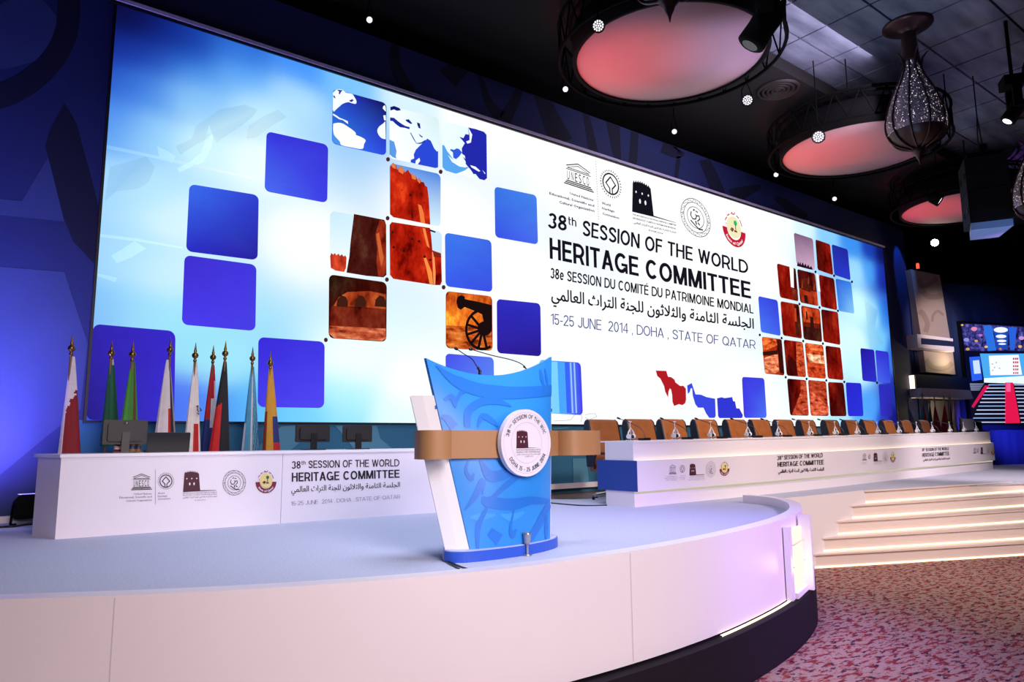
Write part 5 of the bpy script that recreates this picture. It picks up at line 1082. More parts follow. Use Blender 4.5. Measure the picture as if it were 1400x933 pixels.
# ---- along the table: positions where the photo column meets a line behind the front edge
def along(px, d, z):
    c = offset(FRONT, d); c = [c[0] - (c[1] - c[0]).normalized() * 2.0] + c + [c[-1] + (c[-1] - c[-2]).normalized() * 4]
    for a, b_ in zip(c, c[1:]):
        xa, xb = proj((a.x, a.y, z))[0], proj((b_.x, b_.y, z))[0]
        if xa <= px <= xb:
            t = (px - xa) / (xb - xa)
            for _ in range(6):
                q = a.lerp(b_, t); t += (px - proj((q.x, q.y, z))[0]) / (xb - xa)
            q = a.lerp(b_, t); dd = (b_ - a).normalized(); return Vector((q.x, q.y, 0)), math.atan2(dd.y, dd.x)
# ---- chairs
LEATH = mat('tan_leather', 'ac6838', .38, noise=(6, .10)); NAVYL = mat('navy_shell', '1a2038', .45)
def chair(loc, rot, label):
    r = thing('office_chair', label, 'chair', (*loc[:2], ST), rot, 'tan chairs behind the head table')
    M = Matrix.Translation((*loc[:2], ST)) @ Matrix.Rotation(rot, 4, 'Z'); W2 = .29
    prof = [(.16 + (p.x - .16) * .55, p.y) for p in smooth_curve([(.20, .46, 0), (.25, .75, 0), (.30, 1.02, 0), (.27, 1.12, 0), (.19, 1.15, 0), (.10, 1.11, 0), (.04, .98, 0), (-.03, .80, 0), (-.07, .62, 0), (-.06, .48, 0)], 3)]
    xs = [-.30, -.29, -.265, -.22, -.12, 0, .12, .22, .265, .29, .30]; ins = [.16, .07, .025, .006, 0, 0, 0, .006, .025, .07, .16]; cy_, cz_ = .15, .80
    mb = MB(); mb.grid([[M @ Vector((x, y + (cy_ - y) * q * 1.6, z + (cz_ - z) * q * .5)) for y, z in prof] for x, q in zip(xs, ins)]); mb.build('backrest', LEATH, r)
    for sx in (-1, 1):
        a_ = [M @ Vector((sx * .287, y + (cy_ - y) * .02, z)) for y, z in prof]; b_ = [M @ Vector((sx * .312, y + (cy_ - y) * .10, z + (cz_ - z) * .04)) for y, z in prof]
        mb = MB(); mb.strip(a_ + a_[:1], b_ + b_[:1]); mb.poly(b_); mb.build('side_shell', NAVYL, r, label='navy side of the backrest')
    mb = MB(); mb.rbox((-.27, -.34, .40), (.27, .16, .50), .04, 0, M); mb.build('seat', LEATH, r)
    for sx in (-1, 1):
        mb = MB(); mb.tube([M @ Vector(p) for p in ((sx * .28, .05, .44), (sx * .33, .02, .55), (sx * .33, -.04, .66), (sx * .32, -.26, .66))], .018, 8); mb.build('armrest', NAVYL, r)
    mb = MB(); mb.lathe([(.03, .08), (.03, .25), (.045, .26), (.045, .40)], M.translation, 12); mb.build('pedestal', CHROME, r)
    for k in range(5):
        t = math.radians(72 * k + 20); mb = MB(); mb.tube([M @ Vector((0, 0, .10)), M @ Vector((.30 * math.cos(t), .30 * math.sin(t), .06))], [.025, .016], 8); lg = mb.build('leg', CHROME, r)
        c_ = M @ Vector((.30 * math.cos(t), .30 * math.sin(t), .027)); mb = MB(); mb.lathe([(0, -.027), (.018, -.02), (.027, 0), (.018, .02), (0, .027)], c_, 10); mb.build('caster', DARK2, lg)
    return r
chx = [834, 885, 930, 975, 1017, 1050, 1083, 1114, 1147, 1174, 1198, 1224, 1248, 1273]
WHERE = ['at the blue end'] + ['counted from the lectern'] * 12 + ['at the far end']
ch0 = None
for i, px in enumerate(chx):
    p, ro = along(px, 1.05, ST + 1.0)
    lab = ORD[i] + ' tan leather chair behind the head table, ' + WHERE[i]
    if ch0 is None: ch0 = chair(p, ro, lab)
    else: dup(ch0, (p.x, p.y, ST), ro, lab, 1 + .125 * (zf(p.x) - 1) / .15)
# ---- microphones and headsets on the head table
def ZT(x): return ST + HH * zf(x)
def table_mic(p, ro, label):
    r = thing('table_microphone', label, 'microphone', (p.x, p.y, ZT(p.x)), ro, 'microphones on the head table'); M = Matrix.Translation((p.x, p.y, ZT(p.x))) @ Matrix.Rotation(ro, 4, 'Z')
    mb = MB(); mb.rbox((-.07, -.05, 0), (.07, .05, .035), .01, 0, M); b_ = mb.build('base', DARK2, r)
    c = smooth_curve([(.0, -.02, .03), (-.01, .0, .10), (-.02, .06, .17), (-.03, .22, .24), (-.04, .40, .30)], 5)
    mb = MB(); mb.tube([M @ p_ for p_ in c], .005, 6); mb.build('neck', mat('grey_neck', '5a5a62', .4, .5), r)
    d = (c[-1] - c[-2]).normalized(); mb = MB(); mb.tube([M @ (c[-1] - d * .01), M @ (c[-1] + d * .01), M @ (c[-1] + d * .045), M @ (c[-1] + d * .055)], [.008, .013, .013, .007], 8); mb.build('capsule', DARK2, r); return r
def headset(p, ro, label):
    r = thing('headset_stand', label, 'headset', (p.x, p.y, ZT(p.x)), ro, 'white headsets on the head table'); M = Matrix.Translation((p.x, p.y, ZT(p.x))) @ Matrix.Rotation(ro, 4, 'Z'); WH = mat('headset_white', 'eef0f6', .35)
    mb = MB(); mb.rbox((-.05, -.04, 0), (.05, .04, .012), .004, 0, M); mb.build('foot', WH, r)
    mb = MB(); mb.tube([M @ Vector((0, 0, .01)), M @ Vector((0, 0, .25))], .0045, 6); mb.tube([M @ Vector((-.03, 0, .25)), M @ Vector((.03, 0, .25))], .006, 6); mb.build('stand', WH, r)
    hb = [(-.052, -.01, .075), (-.055, -.01, .10), (-.03, -.01, .135), (0, -.01, .165), (.03, -.01, .135), (.055, -.01, .10), (.052, -.01, .075)]
    mb = MB(); mb.tube([M @ Vector(q) for q in hb], .009, 8); mb.build('headband', WH, r)
    for sx in (-1, 1):
        mb = MB(); mb.tube([M @ Vector((sx * .056, -.01, .06)), M @ Vector((sx * .030, -.01, .055))], [.034, .030], 12); q = mb.build('ear_cup', WH, r)
        mb = MB(); mb.tube([M @ Vector((sx * .030, -.01, .055)), M @ Vector((sx * .022, -.01, .054))], [.026, .020], 12); mb.build('ear_pad', NAVYL, q)
    mb = MB(); c = smooth_curve([(.05, -.02, .05), (.03, -.05, .02), (-.02, -.05, .012), (-.06, -.02, .02)], 4); mb.tube([M @ q for q in c], .004, 6); mb.build('cord', DARK2, r); return r
hpx = [862, 923, 972, 1022, 1064, 1107, 1142, 1172, 1200, 1229, 1254, 1275, 1299, 1318, 1335]
m0 = h0 = None
for i, px in enumerate(hpx):
    p, ro = along(px, .13, ST + .9); q, rq = along(px + 170 / (9 + i * 1.1), .20, ST + .9)
    la = ORD[i] + ' white headset stand on the head table, counted from the lectern'; lb = ORD[i] + ' black gooseneck microphone on the head table, counted from the lectern'
    if h0 is None: h0 = headset(p, ro, la)
    else: dup(h0, (p.x, p.y, ZT(p.x)), ro, la)
    if i < 14:
        if m0 is None: m0 = table_mic(q, rq, lb)
        else: dup(m0, (q.x, q.y, ZT(q.x)), rq, lb)
# screens at the far end of the head table
def end_screen(px, d, w_, h, label, m_, rot_add, name='monitor', cat='monitor'):
    p, ro = along(px, d, ST + .9); r = thing(name, label, cat, (p.x, p.y, ZT(p.x)), ro + rot_add); M = Matrix.Translation((p.x, p.y, ZT(p.x))) @ Matrix.Rotation(ro + rot_add, 4, 'Z')
    mb = MB(); mb.rbox((-w_ / 2, 0, .05), (w_ / 2, .03, .05 + h), .012, 0, M); mb.build('panel', m_, r); mb = MB(); mb.box((-.03, .03, .01), (.03, .06, .05 + h * .5), 0, M); mb.build('neck', DARK2, r)
    mb = MB(); mb.rbox((-.11, -.05, 0), (.11, .10, .012), .004, 0, M); mb.build('foot', DARK2, r)
end_screen(1326, .42, .46, .30, 'pale-backed monitor at the far right end of the head table', mat('pale_plastic', 'b8b4cc', .4), -.3)
end_screen(1316, .52, .40, .34, 'black monitor beside the pale one at the far end of the head table', DARK2, .2)
end_screen(1339, .30, .34, .22, 'small dark monitor right of the pale one on the head table end', DARK, -.2)

# ================================================================== RIGHT WING: lit tower, flags, video screen, skirted table
def wslab(mb, pts, d0, d1, mi=0):
    """slab parallel to the wing: outline given on its front face at distance d1 in front of the wall"""
    f_ = [on_plane(x, y, WP - WN * d1, WN) for x, y in pts]; b_ = [p + WN * (d1 - d0) for p in f_]; n = len(f_)
    mb.add(f_ + b_, [tuple(range(n)), tuple(range(2 * n - 1, n - 1, -1))] + [(i, (i + 1) % n, (i + 1) % n + n, i + n) for i in range(n)], mi)
kw = cv(1200, 330, 3.455)
tb = on_plane(1290, 600, WP, WN); tower = thing('wall_tower', 'tan patterned tower panel with white shelf boxes right of the big screen', 'panel', (tb.x, tb.y, 0))
TP = mat('tower_tan', 'a08c86', .6, noise=(2, .04)); TPP = mat('tower_print', '8b7670', .6)
mb = MB(); wslab(mb, kw((155, 132), (293, 160), (342, 462), (205, 450)), .0, .22, 0)
def wpoly(mb, pts, d, mi): mb.poly([on_plane(x, y, WP - WN * d, WN) for x, y in pts], mi)
def wband(mb, pts, wd, d, mi):
    v, f = thick([(p.x, p.y) for p in smooth_curve([(x, y, 0) for x, y in pts], 5)], wd); P = kw(*v); mb.add([on_plane(x, y, WP - WN * d, WN) for x, y in P], f, mi)
wband(mb, [(190, 180), (215, 215), (262, 190), (278, 172)], 22, .225, 1); wband(mb, [(212, 236), (240, 262), (288, 262), (300, 250)], 26, .225, 1); wband(mb, [(196, 330), (215, 345), (235, 390), (226, 430)], 24, .225, 1); wband(mb, [(258, 380), (262, 350), (284, 330), (312, 350)], 12, .225, 1)
mb.build('upper_panel', [TP, TPP], tower)
mb = MB(); wslab(mb, kw((215, 512), (355, 520), (367, 630), (228, 618)), .0, .22, 0); wband(mb, [(228, 560), (262, 596), (320, 600), (352, 575)], 22, .225, 1); mb.build('lower_panel', [TP, TPP], tower)
mb = MB(); wslab(mb, kw((185, 438), (355, 460), (356, 473), (204, 457), (205, 487), (360, 498), (362, 522), (190, 502)), .0, .50, 0); mb.build('shelf_box', mat('tower_white', 'd8ccd4', .4), tower)
mb = MB(); wslab(mb, kw((204, 457), (356, 473), (360, 498), (205, 487)), .0, .44, 0); mb.build('shelf_inset', mat('tower_navy', '0f1c44', .5), tower)
mb = MB(); wslab(mb, kw((178, 628), (430, 645), (440, 705), (182, 692)), .0, .30, 0); mb.build('block', MATS['tower_navy'], tower)
mb = MB(); wslab(mb, kw((207, 693), (436, 704), (453, 746), (211, 736)), .0, .60, 0); mb.build('shelf_box', MATS['tower_white'], tower)
mb = MB(); wslab(mb, kw((168, 452), (173, 451), (178, 500), (174, 500)), .0, .30, 0); mb.build('light_strip', LED, tower)
mb = MB(); wslab(mb, kw((164, 634), (171, 633), (182, 740), (176, 740)), .0, .25, 0); mb.build('light_strip', LED, tower)
lamp('tower_glow', 'POINT', wing(0.75, .55, 4.15), (0, 0, 0), 12, (1.0, .85, .5), .1); lamp('tower_glow', 'POINT', wing(-.1, .5, 2.6), (0, 0, 0), 5, (1.0, .85, .5), .1)
mb = MB(); wslab(mb, kw((340, 752), (386, 754), (392, 900), (350, 900)), .02, .12, 0); bn = mb.build('banner', mat('lilac_banner', '8a78b4', .7), kind=None); tag(bn, 'pale lilac banner standing behind the flags under the tower shelf', 'banner')
mb = MB(); wslab(mb, kw((250, 752), (330, 754), (338, 900), (258, 900)), .02, .12, 0); bn = mb.build('banner', mat('grey_banner', '9a9498', .7)); tag(bn, 'grey white banner behind the red flags under the tower shelf', 'banner')
p_ = on_plane(1255.2, 369.5, WP - WN * .12, WN); wl = thing('warning_lamp', 'tiny red lamp on top of the tan tower panel', 'lamp', p_)
mb = MB(); mb.lathe([(0, 0), (.05, 0), (.05, .04), (0, .04)], p_, 10); mb.build('lamp_base', DARK2, wl)
mb = MB(); mb.lathe([(.045, .04), (.045, .18), (.03, .22), (0, .225)], p_, 12); mb.build('lamp_lens', emis('red_lamp', (1.0, .10, .05), 1.5), wl)
# flags before the wing
fp = lambda d: (lambda x, y: on_plane(x, y, WP - WN * d, WN))
for i, (fin, tipy, L, R, pal, lab) in enumerate((((1240.5, 541), 556, 1244, 1253, ('5a7488', '44586a'), 'grey blue flag at the left end of the right flag row'), ((1260, 533), 552, 1258, 1269, ('a82430', '0f6068'), 'red and teal flag second from the left in the right flag row'),
        ((1270, 543), 556, 1269, 1276, ('14343c', '1c4038'), 'dark green flag, third in the row below the tower'), ((1277, 540), 556, 1276, 1286, ('8a1c28', '6a141c'), 'dark red flag before the grey white banner'), ((1290, 540), 553, 1287, 1297, ('b01c28', '8a1420'), 'bright red flag right of the grey white banner'),
        ((1297.5, 538), 553, 1296, 1303, ('1a1618', '8a6a2a'), 'black and gold flag right of the bright red flag'), ((1303, 545), 557, 1301, 1309, ('b8a8b8', '8a7a90'), 'pale flag at the right end of the row, before the lilac banner'))):
    flag(lab, fin[0], fin[1], fin[0] + 1.2, tipy, L, R, 585, 0, pal, lambda s, t: 1 if s < .38 else 0, 'flags below the tower', plane=fp((.70 + .50 * (i % 2)) if i < 6 else .45), drop=.5)
# video screen
vq = [(1313.5, 441), (1500, 452), (1500, 580), (1329, 578.5)]
VP0 = WP - WN * .12; vs_ = thing('video_screen', 'side video screen showing the hall with red aisles and a bright stage', 'screen', on_plane(1400, 510, VP0, WN))
mb = MB(); wslab(mb, [(1311.5, 439), (1501, 450), (1501, 582), (1327, 580.5)], .0, .11, 0); mb.build('frame', DARK2, vs_)
a = Art(VP0, WN, [V, emis_vcol('led_speckle', 1.0, (7.0, [(0.05, 0.05, 0.1), (.5, .5, .8), (1.6, 1.5, 1.6), (4, 3.2, 3.0)], (1, 1, 1)))])
kv = cv(1300, 420, 5.18)
def VX(pts, c, mi=0, off=.004): a.px(kv(*pts), mi, off, h2l(c) if isinstance(c, str) else c)
a.px(vq, 0, .002, h2l('0a0a2c'))
VX([(72, 118), (200, 124), (330, 130), (1030, 175), (1030, 330), (520, 312), (420, 310), (330, 308), (230, 312), (100, 310)], '3a3a78', 1)
VX([(230, 128), (290, 134), (322, 308), (262, 312)], '2a70e0', 0, .006); VX([(410, 142), (466, 146), (452, 300), (420, 306)], '2a60d8', 0, .006); VX([(300, 140), (410, 140), (400, 300), (325, 300)], '1c48b4', 0, .005)
for cx, cy, rx, ry in ((354, 162, 50, 20), (356, 208, 38, 13), (360, 240, 34, 9), (364, 262, 28, 6)): VX([(cx + rx * math.cos(t * .39), cy + ry * math.sin(t * .39)) for t in range(16)], 'f0f4ff', 0, .008)
for cx, cy, r, c in ((165, 155, 22, 'e08ab0'), (110, 232, 20, '8a90e0'), (180, 240, 12, 'e0a050'), (120, 298, 14, 'c8a060'), (250, 282, 12, 'f0c060'), (210, 200, 14, 'b070d0'), (350, 296, 10, 'd08040'), (490, 280, 14, 'e0b060'), (500, 220, 20, 'c090e0'), (80, 128, 9, 'e8c840')): VX([(cx + r * math.cos(t * .63), cy + r * .7 * math.sin(t * .63)) for t in range(10)], c, 0, .009)
VX([(130, 355), (206, 350), (222, 515), (150, 525)], '2a60f0', 0, .006); VX([(155, 380), (200, 376), (212, 470), (165, 474)], 'c8e0ff', 0, .008)
VX([(206, 330), (520, 330), (520, 510), (235, 515)], '4aa8f0', 0, .005); VX([(268, 345), (480, 338), (505, 480), (280, 484)], 'f4f8ff', 0, .008)
for x in (440, 455, 468):
    for y in (360, 385, 412, 435, 460): VX([(x + (y - 400) * .04, y), (x + 10, y), (x + 10, y + 14), (x, y + 14)], 'c03058', 0, .010)
for x, y in ((290, 400), (305, 425), (318, 390), (340, 430), (292, 445)): VX([(x, y), (x + 9, y), (x + 9, y + 8), (x, y + 8)], 'a0a0d0', 0, .010)
VX([(235, 505), (520, 488), (520, 545), (235, 535)], 'e8fcff', 0, .007)
VX([(130, 535), (520, 535), (1030, 540), (1030, 826), (150, 826)], '0e0e22', 0, .006)
VX([(240, 556), (275, 556), (160, 716), (146, 704)], 'd01850', 0, .008); VX([(385, 535), (440, 535), (492, 822), (384, 824)], 'e0184c', 0, .008); VX([(392, 540), (422, 540), (424, 600), (392, 600)], 'ff5a98', 0, .010)
for i in range(11):
    y = 548 + i * 23 + i * i * .35; x0 = 268 - i * 12
    if y < 822: VX([(x0, y), (386, y), (386, y + 6), (x0 - 3, y + 7)], 'c8d4f8' if i % 3 else '8ab0f0', 0, .009); VX([(446 + i * 5, y), (1000, y), (1000, y + 7), (447 + i * 5, y + 6)], 'c8d4f8', 0, .009)
for i in range(6): VX([(132, 542 + i * 9), (236 - i * 6, 542 + i * 9), (234 - i * 6, 545 + i * 9), (132, 546 + i * 9)], 'a0a8d0', 0, .009)
a.build('picture', vs_, vcol=True)
# navy skirted table below the video screen
sk0 = on_plane(1340, 620, WP - WN * 1.0, WN); st_ = thing('skirted_table', 'navy skirted table below the side video screen', 'table', (sk0.x, sk0.y, ST))
for nm, z0, z1, th in (('skirt', ST, ST + .98, .0), ('table_top', ST + .98, ST + 1.02, .03)):
    mb = MB(); o0 = on_plane(1326, 600, WP - WN * 1.0, WN); A0 = Vector((o0.x, o0.y, 0)); n_ = 60
    if nm == 'skirt':
        pts = [A0 + WD * (i * .1) - WN * (.02 * math.sin(i * 1.9)) for i in range(n_)]; mb.strip(at(pts, z0), at(pts, z1), 0, True)
        mb.strip([tuple(A0 + WN * .4 + Vector((0, 0, z0))), tuple(A0 + Vector((0, 0, z0)))], [tuple(A0 + WN * .4 + Vector((0, 0, z1))), tuple(A0 + Vector((0, 0, z1)))])
    else:
        q = [A0 - WN * th - WD * th, A0 + WD * 6, A0 + WD * 6 + WN * .4, A0 + WN * .4 - WD * th]; mb.prism([(p.x, p.y) for p in q], z0, z1)
    mb.build(nm, mat('navy_skirt', '0c1c50', .8), st_)

# ================================================================== CEILING FITTINGS
FACE = mat('drum_face', 'bd9a9c', .8, spec=.1); BLK = mat('rig_black', '060607', .85, spec=.15); TR = mat('truss_black', '040405', .9, spec=.1)
drums = [((8.55, 6.98), 'large pink ceiling drum nearest the camera, above the title'), ((14.75, 7.08), 'middle pink ceiling drum behind the main hanging lantern'), ((20.95, 7.30), 'farthest pink ceiling drum beside the hanging loudspeaker'), ((15.55, 2.35), 'black ring of the drum cut off at the right picture edge')]
for (cx, cy), lab in drums:
    d = thing('ceiling_drum', lab, 'ceiling light', (cx, cy, 8.0), 0, 'round drums under the ceiling')
    mb = MB(); mb.lathe([(0, .03), (.8, .03), (1.5, .03), (1.5, .06)], (cx, cy, 8.0), 64); mb.build('face', FACE, d)
    mb = MB(); mb.lathe([(1.5, .06), (1.5, .0), (1.56, .0), (1.56, .5), (1.50, .55), (0, .55)], (cx, cy, 8.0), 64); mb.build('rim', BLK, d)
    for rr, zz in ((1.78, .05), (1.78, .62), (1.60, .62)):
        mb = MB(); mb.tube([(cx + rr * math.cos(t * math.pi / 24), cy + rr * math.sin(t * math.pi / 24), 8.0 + zz) for t in range(49)], .03, 6); mb.build('truss_ring', TR, d)
    mb = MB()
    for t in range(48):
        a0, a1 = t * math.pi / 24, (t + 1) * math.pi / 24; z0, z1_ = (.05, .62) if t % 2 else (.62, .05)
        mb.tube([(cx + 1.78 * math.cos(a0), cy + 1.78 * math.sin(a0), 8 + z0), (cx + 1.78 * math.cos(a1), cy + 1.78 * math.sin(a1), 8 + z1_)], .014, 5)
    mb.build('truss_web', TR, d)
    for k in range(4):
        t = k * math.pi / 2 + .4; mb = MB(); mb.tube([(cx + 1.7 * math.cos(t), cy + 1.7 * math.sin(t), 8.62), (cx + 1.7 * math.cos(t), cy + 1.7 * math.sin(t), CZ)], .012, 5); mb.build('hanger', TR, d)
for i, ((cx, cy), lab) in enumerate(drums[:3]):
    lamp('drum_red_light', 'SPOT', (cx - 1.5, cy + 1.9, 4.6), (cx - .6, cy + .75, 8.0), 520, (1.0, .06, .045), .1, 44, 1.0)
    lamp('drum_pink_light', 'SPOT', (cx + 2.4, cy - 2.6, 4.8), (cx + .85, cy - 1.0, 8.0), (620, 130, 330)[i], ((.56, .54, 1.0), (.8, .25, .6), (.6, .16, 1.0))[i], .1, 34, 1.0)

# hanging lanterns
CHM = mat('lantern_bronze', '4a3436', .35, .7); CAPB = mat('lantern_bowl', '3a2420', .4, .3)
m = bpy.data.materials.new('lantern_mesh'); m.use_nodes = True; nt = m.node_tree; b = nt.nodes['Principled BSDF']
tc = nt.nodes.new('ShaderNodeTexCoord'); vo = nt.nodes.new('ShaderNodeTexVoronoi'); vo.inputs['Scale'].default_value = 34
nt.links.new(tc.outputs['Object'], vo.inputs['Vector']); cr = nt.nodes.new('ShaderNodeValToRGB'); cr.color_ramp.elements[0].position = .20; cr.color_ramp.elements[0].color = (1, .85, .9, 1); cr.color_ramp.elements[1].position = .34; cr.color_ramp.elements[1].color = (0, 0, 0, 1)
nt.links.new(vo.outputs['Distance'], cr.inputs[0]); rn = nt.nodes.new('ShaderNodeMath'); rn.operation = 'MULTIPLY'; sp_ = nt.nodes.new('ShaderNodeSeparateColor'); nt.links.new(vo.outputs['Color'], sp_.inputs[0])
pw = nt.nodes.new('ShaderNodeMath'); pw.operation = 'POWER'; pw.inputs[1].default_value = 4; nt.links.new(sp_.outputs[0], pw.inputs[0]); rn.inputs[1].default_value = 2.6; nt.links.new(pw.outputs[0], rn.inputs[0])
nt.links.new(cr.outputs[0], b.inputs['Emission Color']); nt.links.new(rn.outputs[0], b.inputs['Emission Strength']); b.inputs['Base Color'].default_value = (*h2l('a08c98'), 1); b.inputs['Roughness'].default_value = .35; b.inputs['Metallic'].default_value = .3
LMESH = m
def lantern(x, y, label, zt=CZ, sc=1.0):
    r = thing('hanging_lantern', label, 'lantern', (x, y, zt), 0, 'bulb shaped ceiling lanterns')
    o = (x, y, zt)
    mb = MB(); mb.lathe([(0, .0), (.46, .0), (.46, -.03), (.40, -.07), (.24, -.12), (.14, -.17), (.12, -.20), (0, -.20)], o, 32); mb.build('ceiling_plate', CHM, r)
    mb = MB(); mb.lathe([(.13, -.16), (.15, -.5), (.165, -.78), (.15, -.80), (0, -.80)], o, 20); mb.build('stem', CAPB, r)
    prof = [(.13, -.78), (.16, -.95), (.24, -1.18), (.35, -1.42), (.45, -1.68), (.52, -1.95), (.535, -2.12), (.51, -2.28)]
    mb = MB(); mb.lathe([(p.x, p.y) for p in smooth_curve([(a_, z_, 0) for a_, z_ in prof], 4)], o, 40); mb.build('shade', LMESH, r)
    mb = MB(); mb.lathe([(.51, -2.28), (.45, -2.40), (.34, -2.50), (.20, -2.57), (.10, -2.60)], o, 40); mb.build('bowl', CAPB, r)
    mb = MB(); mb.lathe([(.10, -2.58), (.13, -2.62), (.11, -2.70), (.06, -2.76), (.05, -2.80), (.02, -2.86), (.006, -2.93), (0, -2.94)], o, 20); mb.build('finial', CHM, r)
    full = prof + [(.45, -2.41), (.34, -2.51), (.20, -2.58), (.12, -2.61)]
    for k in range(10):
        t = k * math.pi / 5 + .2; ct_, st2 = math.cos(t), math.sin(t)
        c = smooth_curve([(x + (a_ + .012) * ct_, y + (a_ + .012) * st2, zt + z_) for a_, z_ in full], 3); mb = MB(); mb.tube(c, .020, 6); mb.build('rib', CHM, r)
        if k % 2 == 0:
            mb = MB(); mb.tube([(x + a_ * ct_, y + a_ * st2, zt + z_) for a_, z_ in ((.17, -1.02), (.17, -.86), (.21, -.74), (.29, -.64), (.33, -.63))], [.03, .028, .022, .012, .004], 6); mb.build('petal', CHM, r)
    r.scale = (sc, sc, sc)
    return r
LA = on_z(1241, 38, CZ - .05); LB = on_z(916, 30, CZ - 2.93)
lantern(LA.x, LA.y, 'large sparkling bulb lantern hanging at the upper right', sc=.90); lantern(LB.x, LB.y, 'lantern tip with pointed finial at the top edge before the near drum')
lantern(18.75, 5.0, 'sparkling lantern cut by the right picture edge beside the loudspeaker')

# loudspeaker cluster
q = on_plane(1352, 320, (17.2, 5.6, 0), Vector((.797, -.604, 0)).cross(Vector((0, 0, 1))).normalized()); q = CAM + ray(1352, 318) * 14.2; zt_ = z_at(q.x, q.y, 222)
spk = thing('loudspeaker', 'black loudspeaker cluster hanging on cables at the right, lit blue below', 'loudspeaker', (q.x, q.y, q.z)); ro = math.radians(-62)
M = Matrix.Translation((q.x, q.y, q.z)) @ Matrix.Rotation(ro, 4, 'Z'); Hs = zt_ - q.z; SPK = mat('speaker_black', '0f0f13', .6, spec=.2); SPG = mat('speaker_grille', '0c0c0f', .8)
mb = MB()
def sp_box(y0, y1, x0, x1, z0, z1, tap=.0): mb.add([M @ Vector(v) for v in ((x0, y0, z0), (x1, y0, z0), (x1 - tap, y1, z0), (x0 + tap, y1, z0), (x0, y0, z1), (x1, y0, z1), (x1 - tap, y1, z1), (x0 + tap, y1, z1))], [(3, 2, 1, 0), (4, 5, 6, 7), (0, 1, 5, 4), (1, 2, 6, 5), (2, 3, 7, 6), (3, 0, 4, 7)])
sp_box(-.40, .40, -.36, .36, .16, Hs * .55); mb.build('cabinet', SPK, spk)
mb = MB(); sp_box(-.40, .40, -.36, .36, Hs * .56, Hs); mb.build('cabinet', SPK, spk)
mb = MB(); c = [M @ Vector((.36 * math.cos(t * math.pi / 10) , .42 + .18 * math.sin(t * math.pi / 10), .2)) for t in range(11)]; mb.strip(c, [p + Vector((0, 0, Hs - .24)) for p in c], 0, True); mb.build('grille', SPG, spk)
mb = MB(); sp_box(-.36, .50, -.35, .35, .0, .14, .1); mb.build('bottom_horn', mat('horn_blue_lit', '8298c4', .5), spk)  # blue light from below also put into the base colour
for z in (.35, Hs * .72):
    for y in (-.25, .2):
        mb = MB(); mb.box((.36, y - .07, z), (.372, y + .07, z + .12), 0, M); mb.box((-.372, y - .07, z), (-.36, y + .07, z + .12), 0, M); mb.build('handle', DARK2, spk)
mb = MB(); mb.box((-.30, -.35, Hs), (.30, .35, Hs + .10), 0, M); mb.box((-.06, -.30, Hs + .10), (.06, .30, Hs + .28), 0, M); mb.build('bracket', TR, spk)
for y in (-.3, .3):
    mb = MB(); mb.tube([M @ Vector((0, y * .8, Hs + .25)), M @ Vector((0, 0, Hs + 1.0)), Vector(((M @ Vector((0, 0, 0))).x, (M @ Vector((0, 0, 0))).y, CZ - .01))], .012, 6); mb.build('cable', DARK2, spk)
lamp('speaker_blue', 'SPOT', M @ Vector((.6, -1.8, -2.6)), M @ Vector((0, 0, .05)), 240, (.30, .58, 1.0), .05, 22, .6)

# stage lamps
def par(px, py, dist_z, r, label, dots=True, aim=None, grp='round stage lamps with many small bulbs'):
    p = on_z(px, py, dist_z); ro_ = thing('stage_lamp', label, 'lamp', p, 0, grp)
    ax = ((CAM + Vector((1.5, 1.0, 0))) - p).normalized() if aim is None else aim; a_ = ax.orthogonal().normalized(); b_ = ax.cross(a_)
    P = lambda u, v, d: p + a_ * u + b_ * v + ax * d
    mb = MB(); n = 20; prof = [(0, -.26), (r * .7, -.26), (r * 1.05, -.18), (r * 1.15, 0), (r * 1.15, .04), (r, .04), (r, .01)]
    mb.grid([[P(q * math.cos(2 * math.pi * j / n), q * math.sin(2 * math.pi * j / n), d) for j in range(n)] for q, d in prof], 0, True, close=True); mb.build('can', BLK, ro_)
    mb = MB(); mb.poly([P(r * math.cos(2 * math.pi * j / n), r * math.sin(2 * math.pi * j / n), .012) for j in range(n)], 0)
    if dots:
        for ring_, cnt in ((0, 1), (.36, 6), (.68, 12)):
            for k in range(cnt):
                t = 2 * math.pi * k / cnt + ring_; cx, cy = r * ring_ * 1.1 * math.cos(t), r * ring_ * 1.1 * math.sin(t)
                mb.poly([P(cx + r * .15 * math.cos(s * .785), cy + r * .15 * math.sin(s * .785), .016) for s in range(8)], 1)
    else: mb.poly([P(r * .8 * math.cos(2 * math.pi * j / n), r * .8 * math.sin(2 * math.pi * j / n), .016) for j in range(n)], 1)
    mb.build('lens', [mat('lens_grey', '5a5a6a', .3), emis('bulb_white', (1, .97, 1), 1.6)], ro_)
    mb = MB(); up = p + Vector((0, 0, .35)); mb.tube([P(r * 1.2, 0, -.08), P(r * 1.2, 0, -.10) + Vector((0, 0, r * 1.4)), up, P(-r * 1.2, 0, -.10) + Vector((0, 0, r * 1.4)), P(-r * 1.2, 0, -.08)], .012, 6); near = any(math.hypot(up.x - c[0], up.y - c[1]) < 1.56 for c, _ in drums); mb.tube([up, Vector((up.x, up.y, 8.035 if near else (9.0 if up.y > 7.1 else CZ)))], .012, 6); mb.build('yoke', TR, ro_)
par(818, 35, 7.72, .085, 'round stage lamp at the left edge of the nearest pink drum'); par(1022, 137, 8.05, .095, 'round stage lamp between the near and the middle drum')
par(1119, 187, 7.72, .11, 'round stage lamp at the front edge of the middle drum'); par(1284, 274, 7.70, .13, 'black lamp hanging before the farthest drum', False, Vector((.3, -.75, -.6)).normalized())
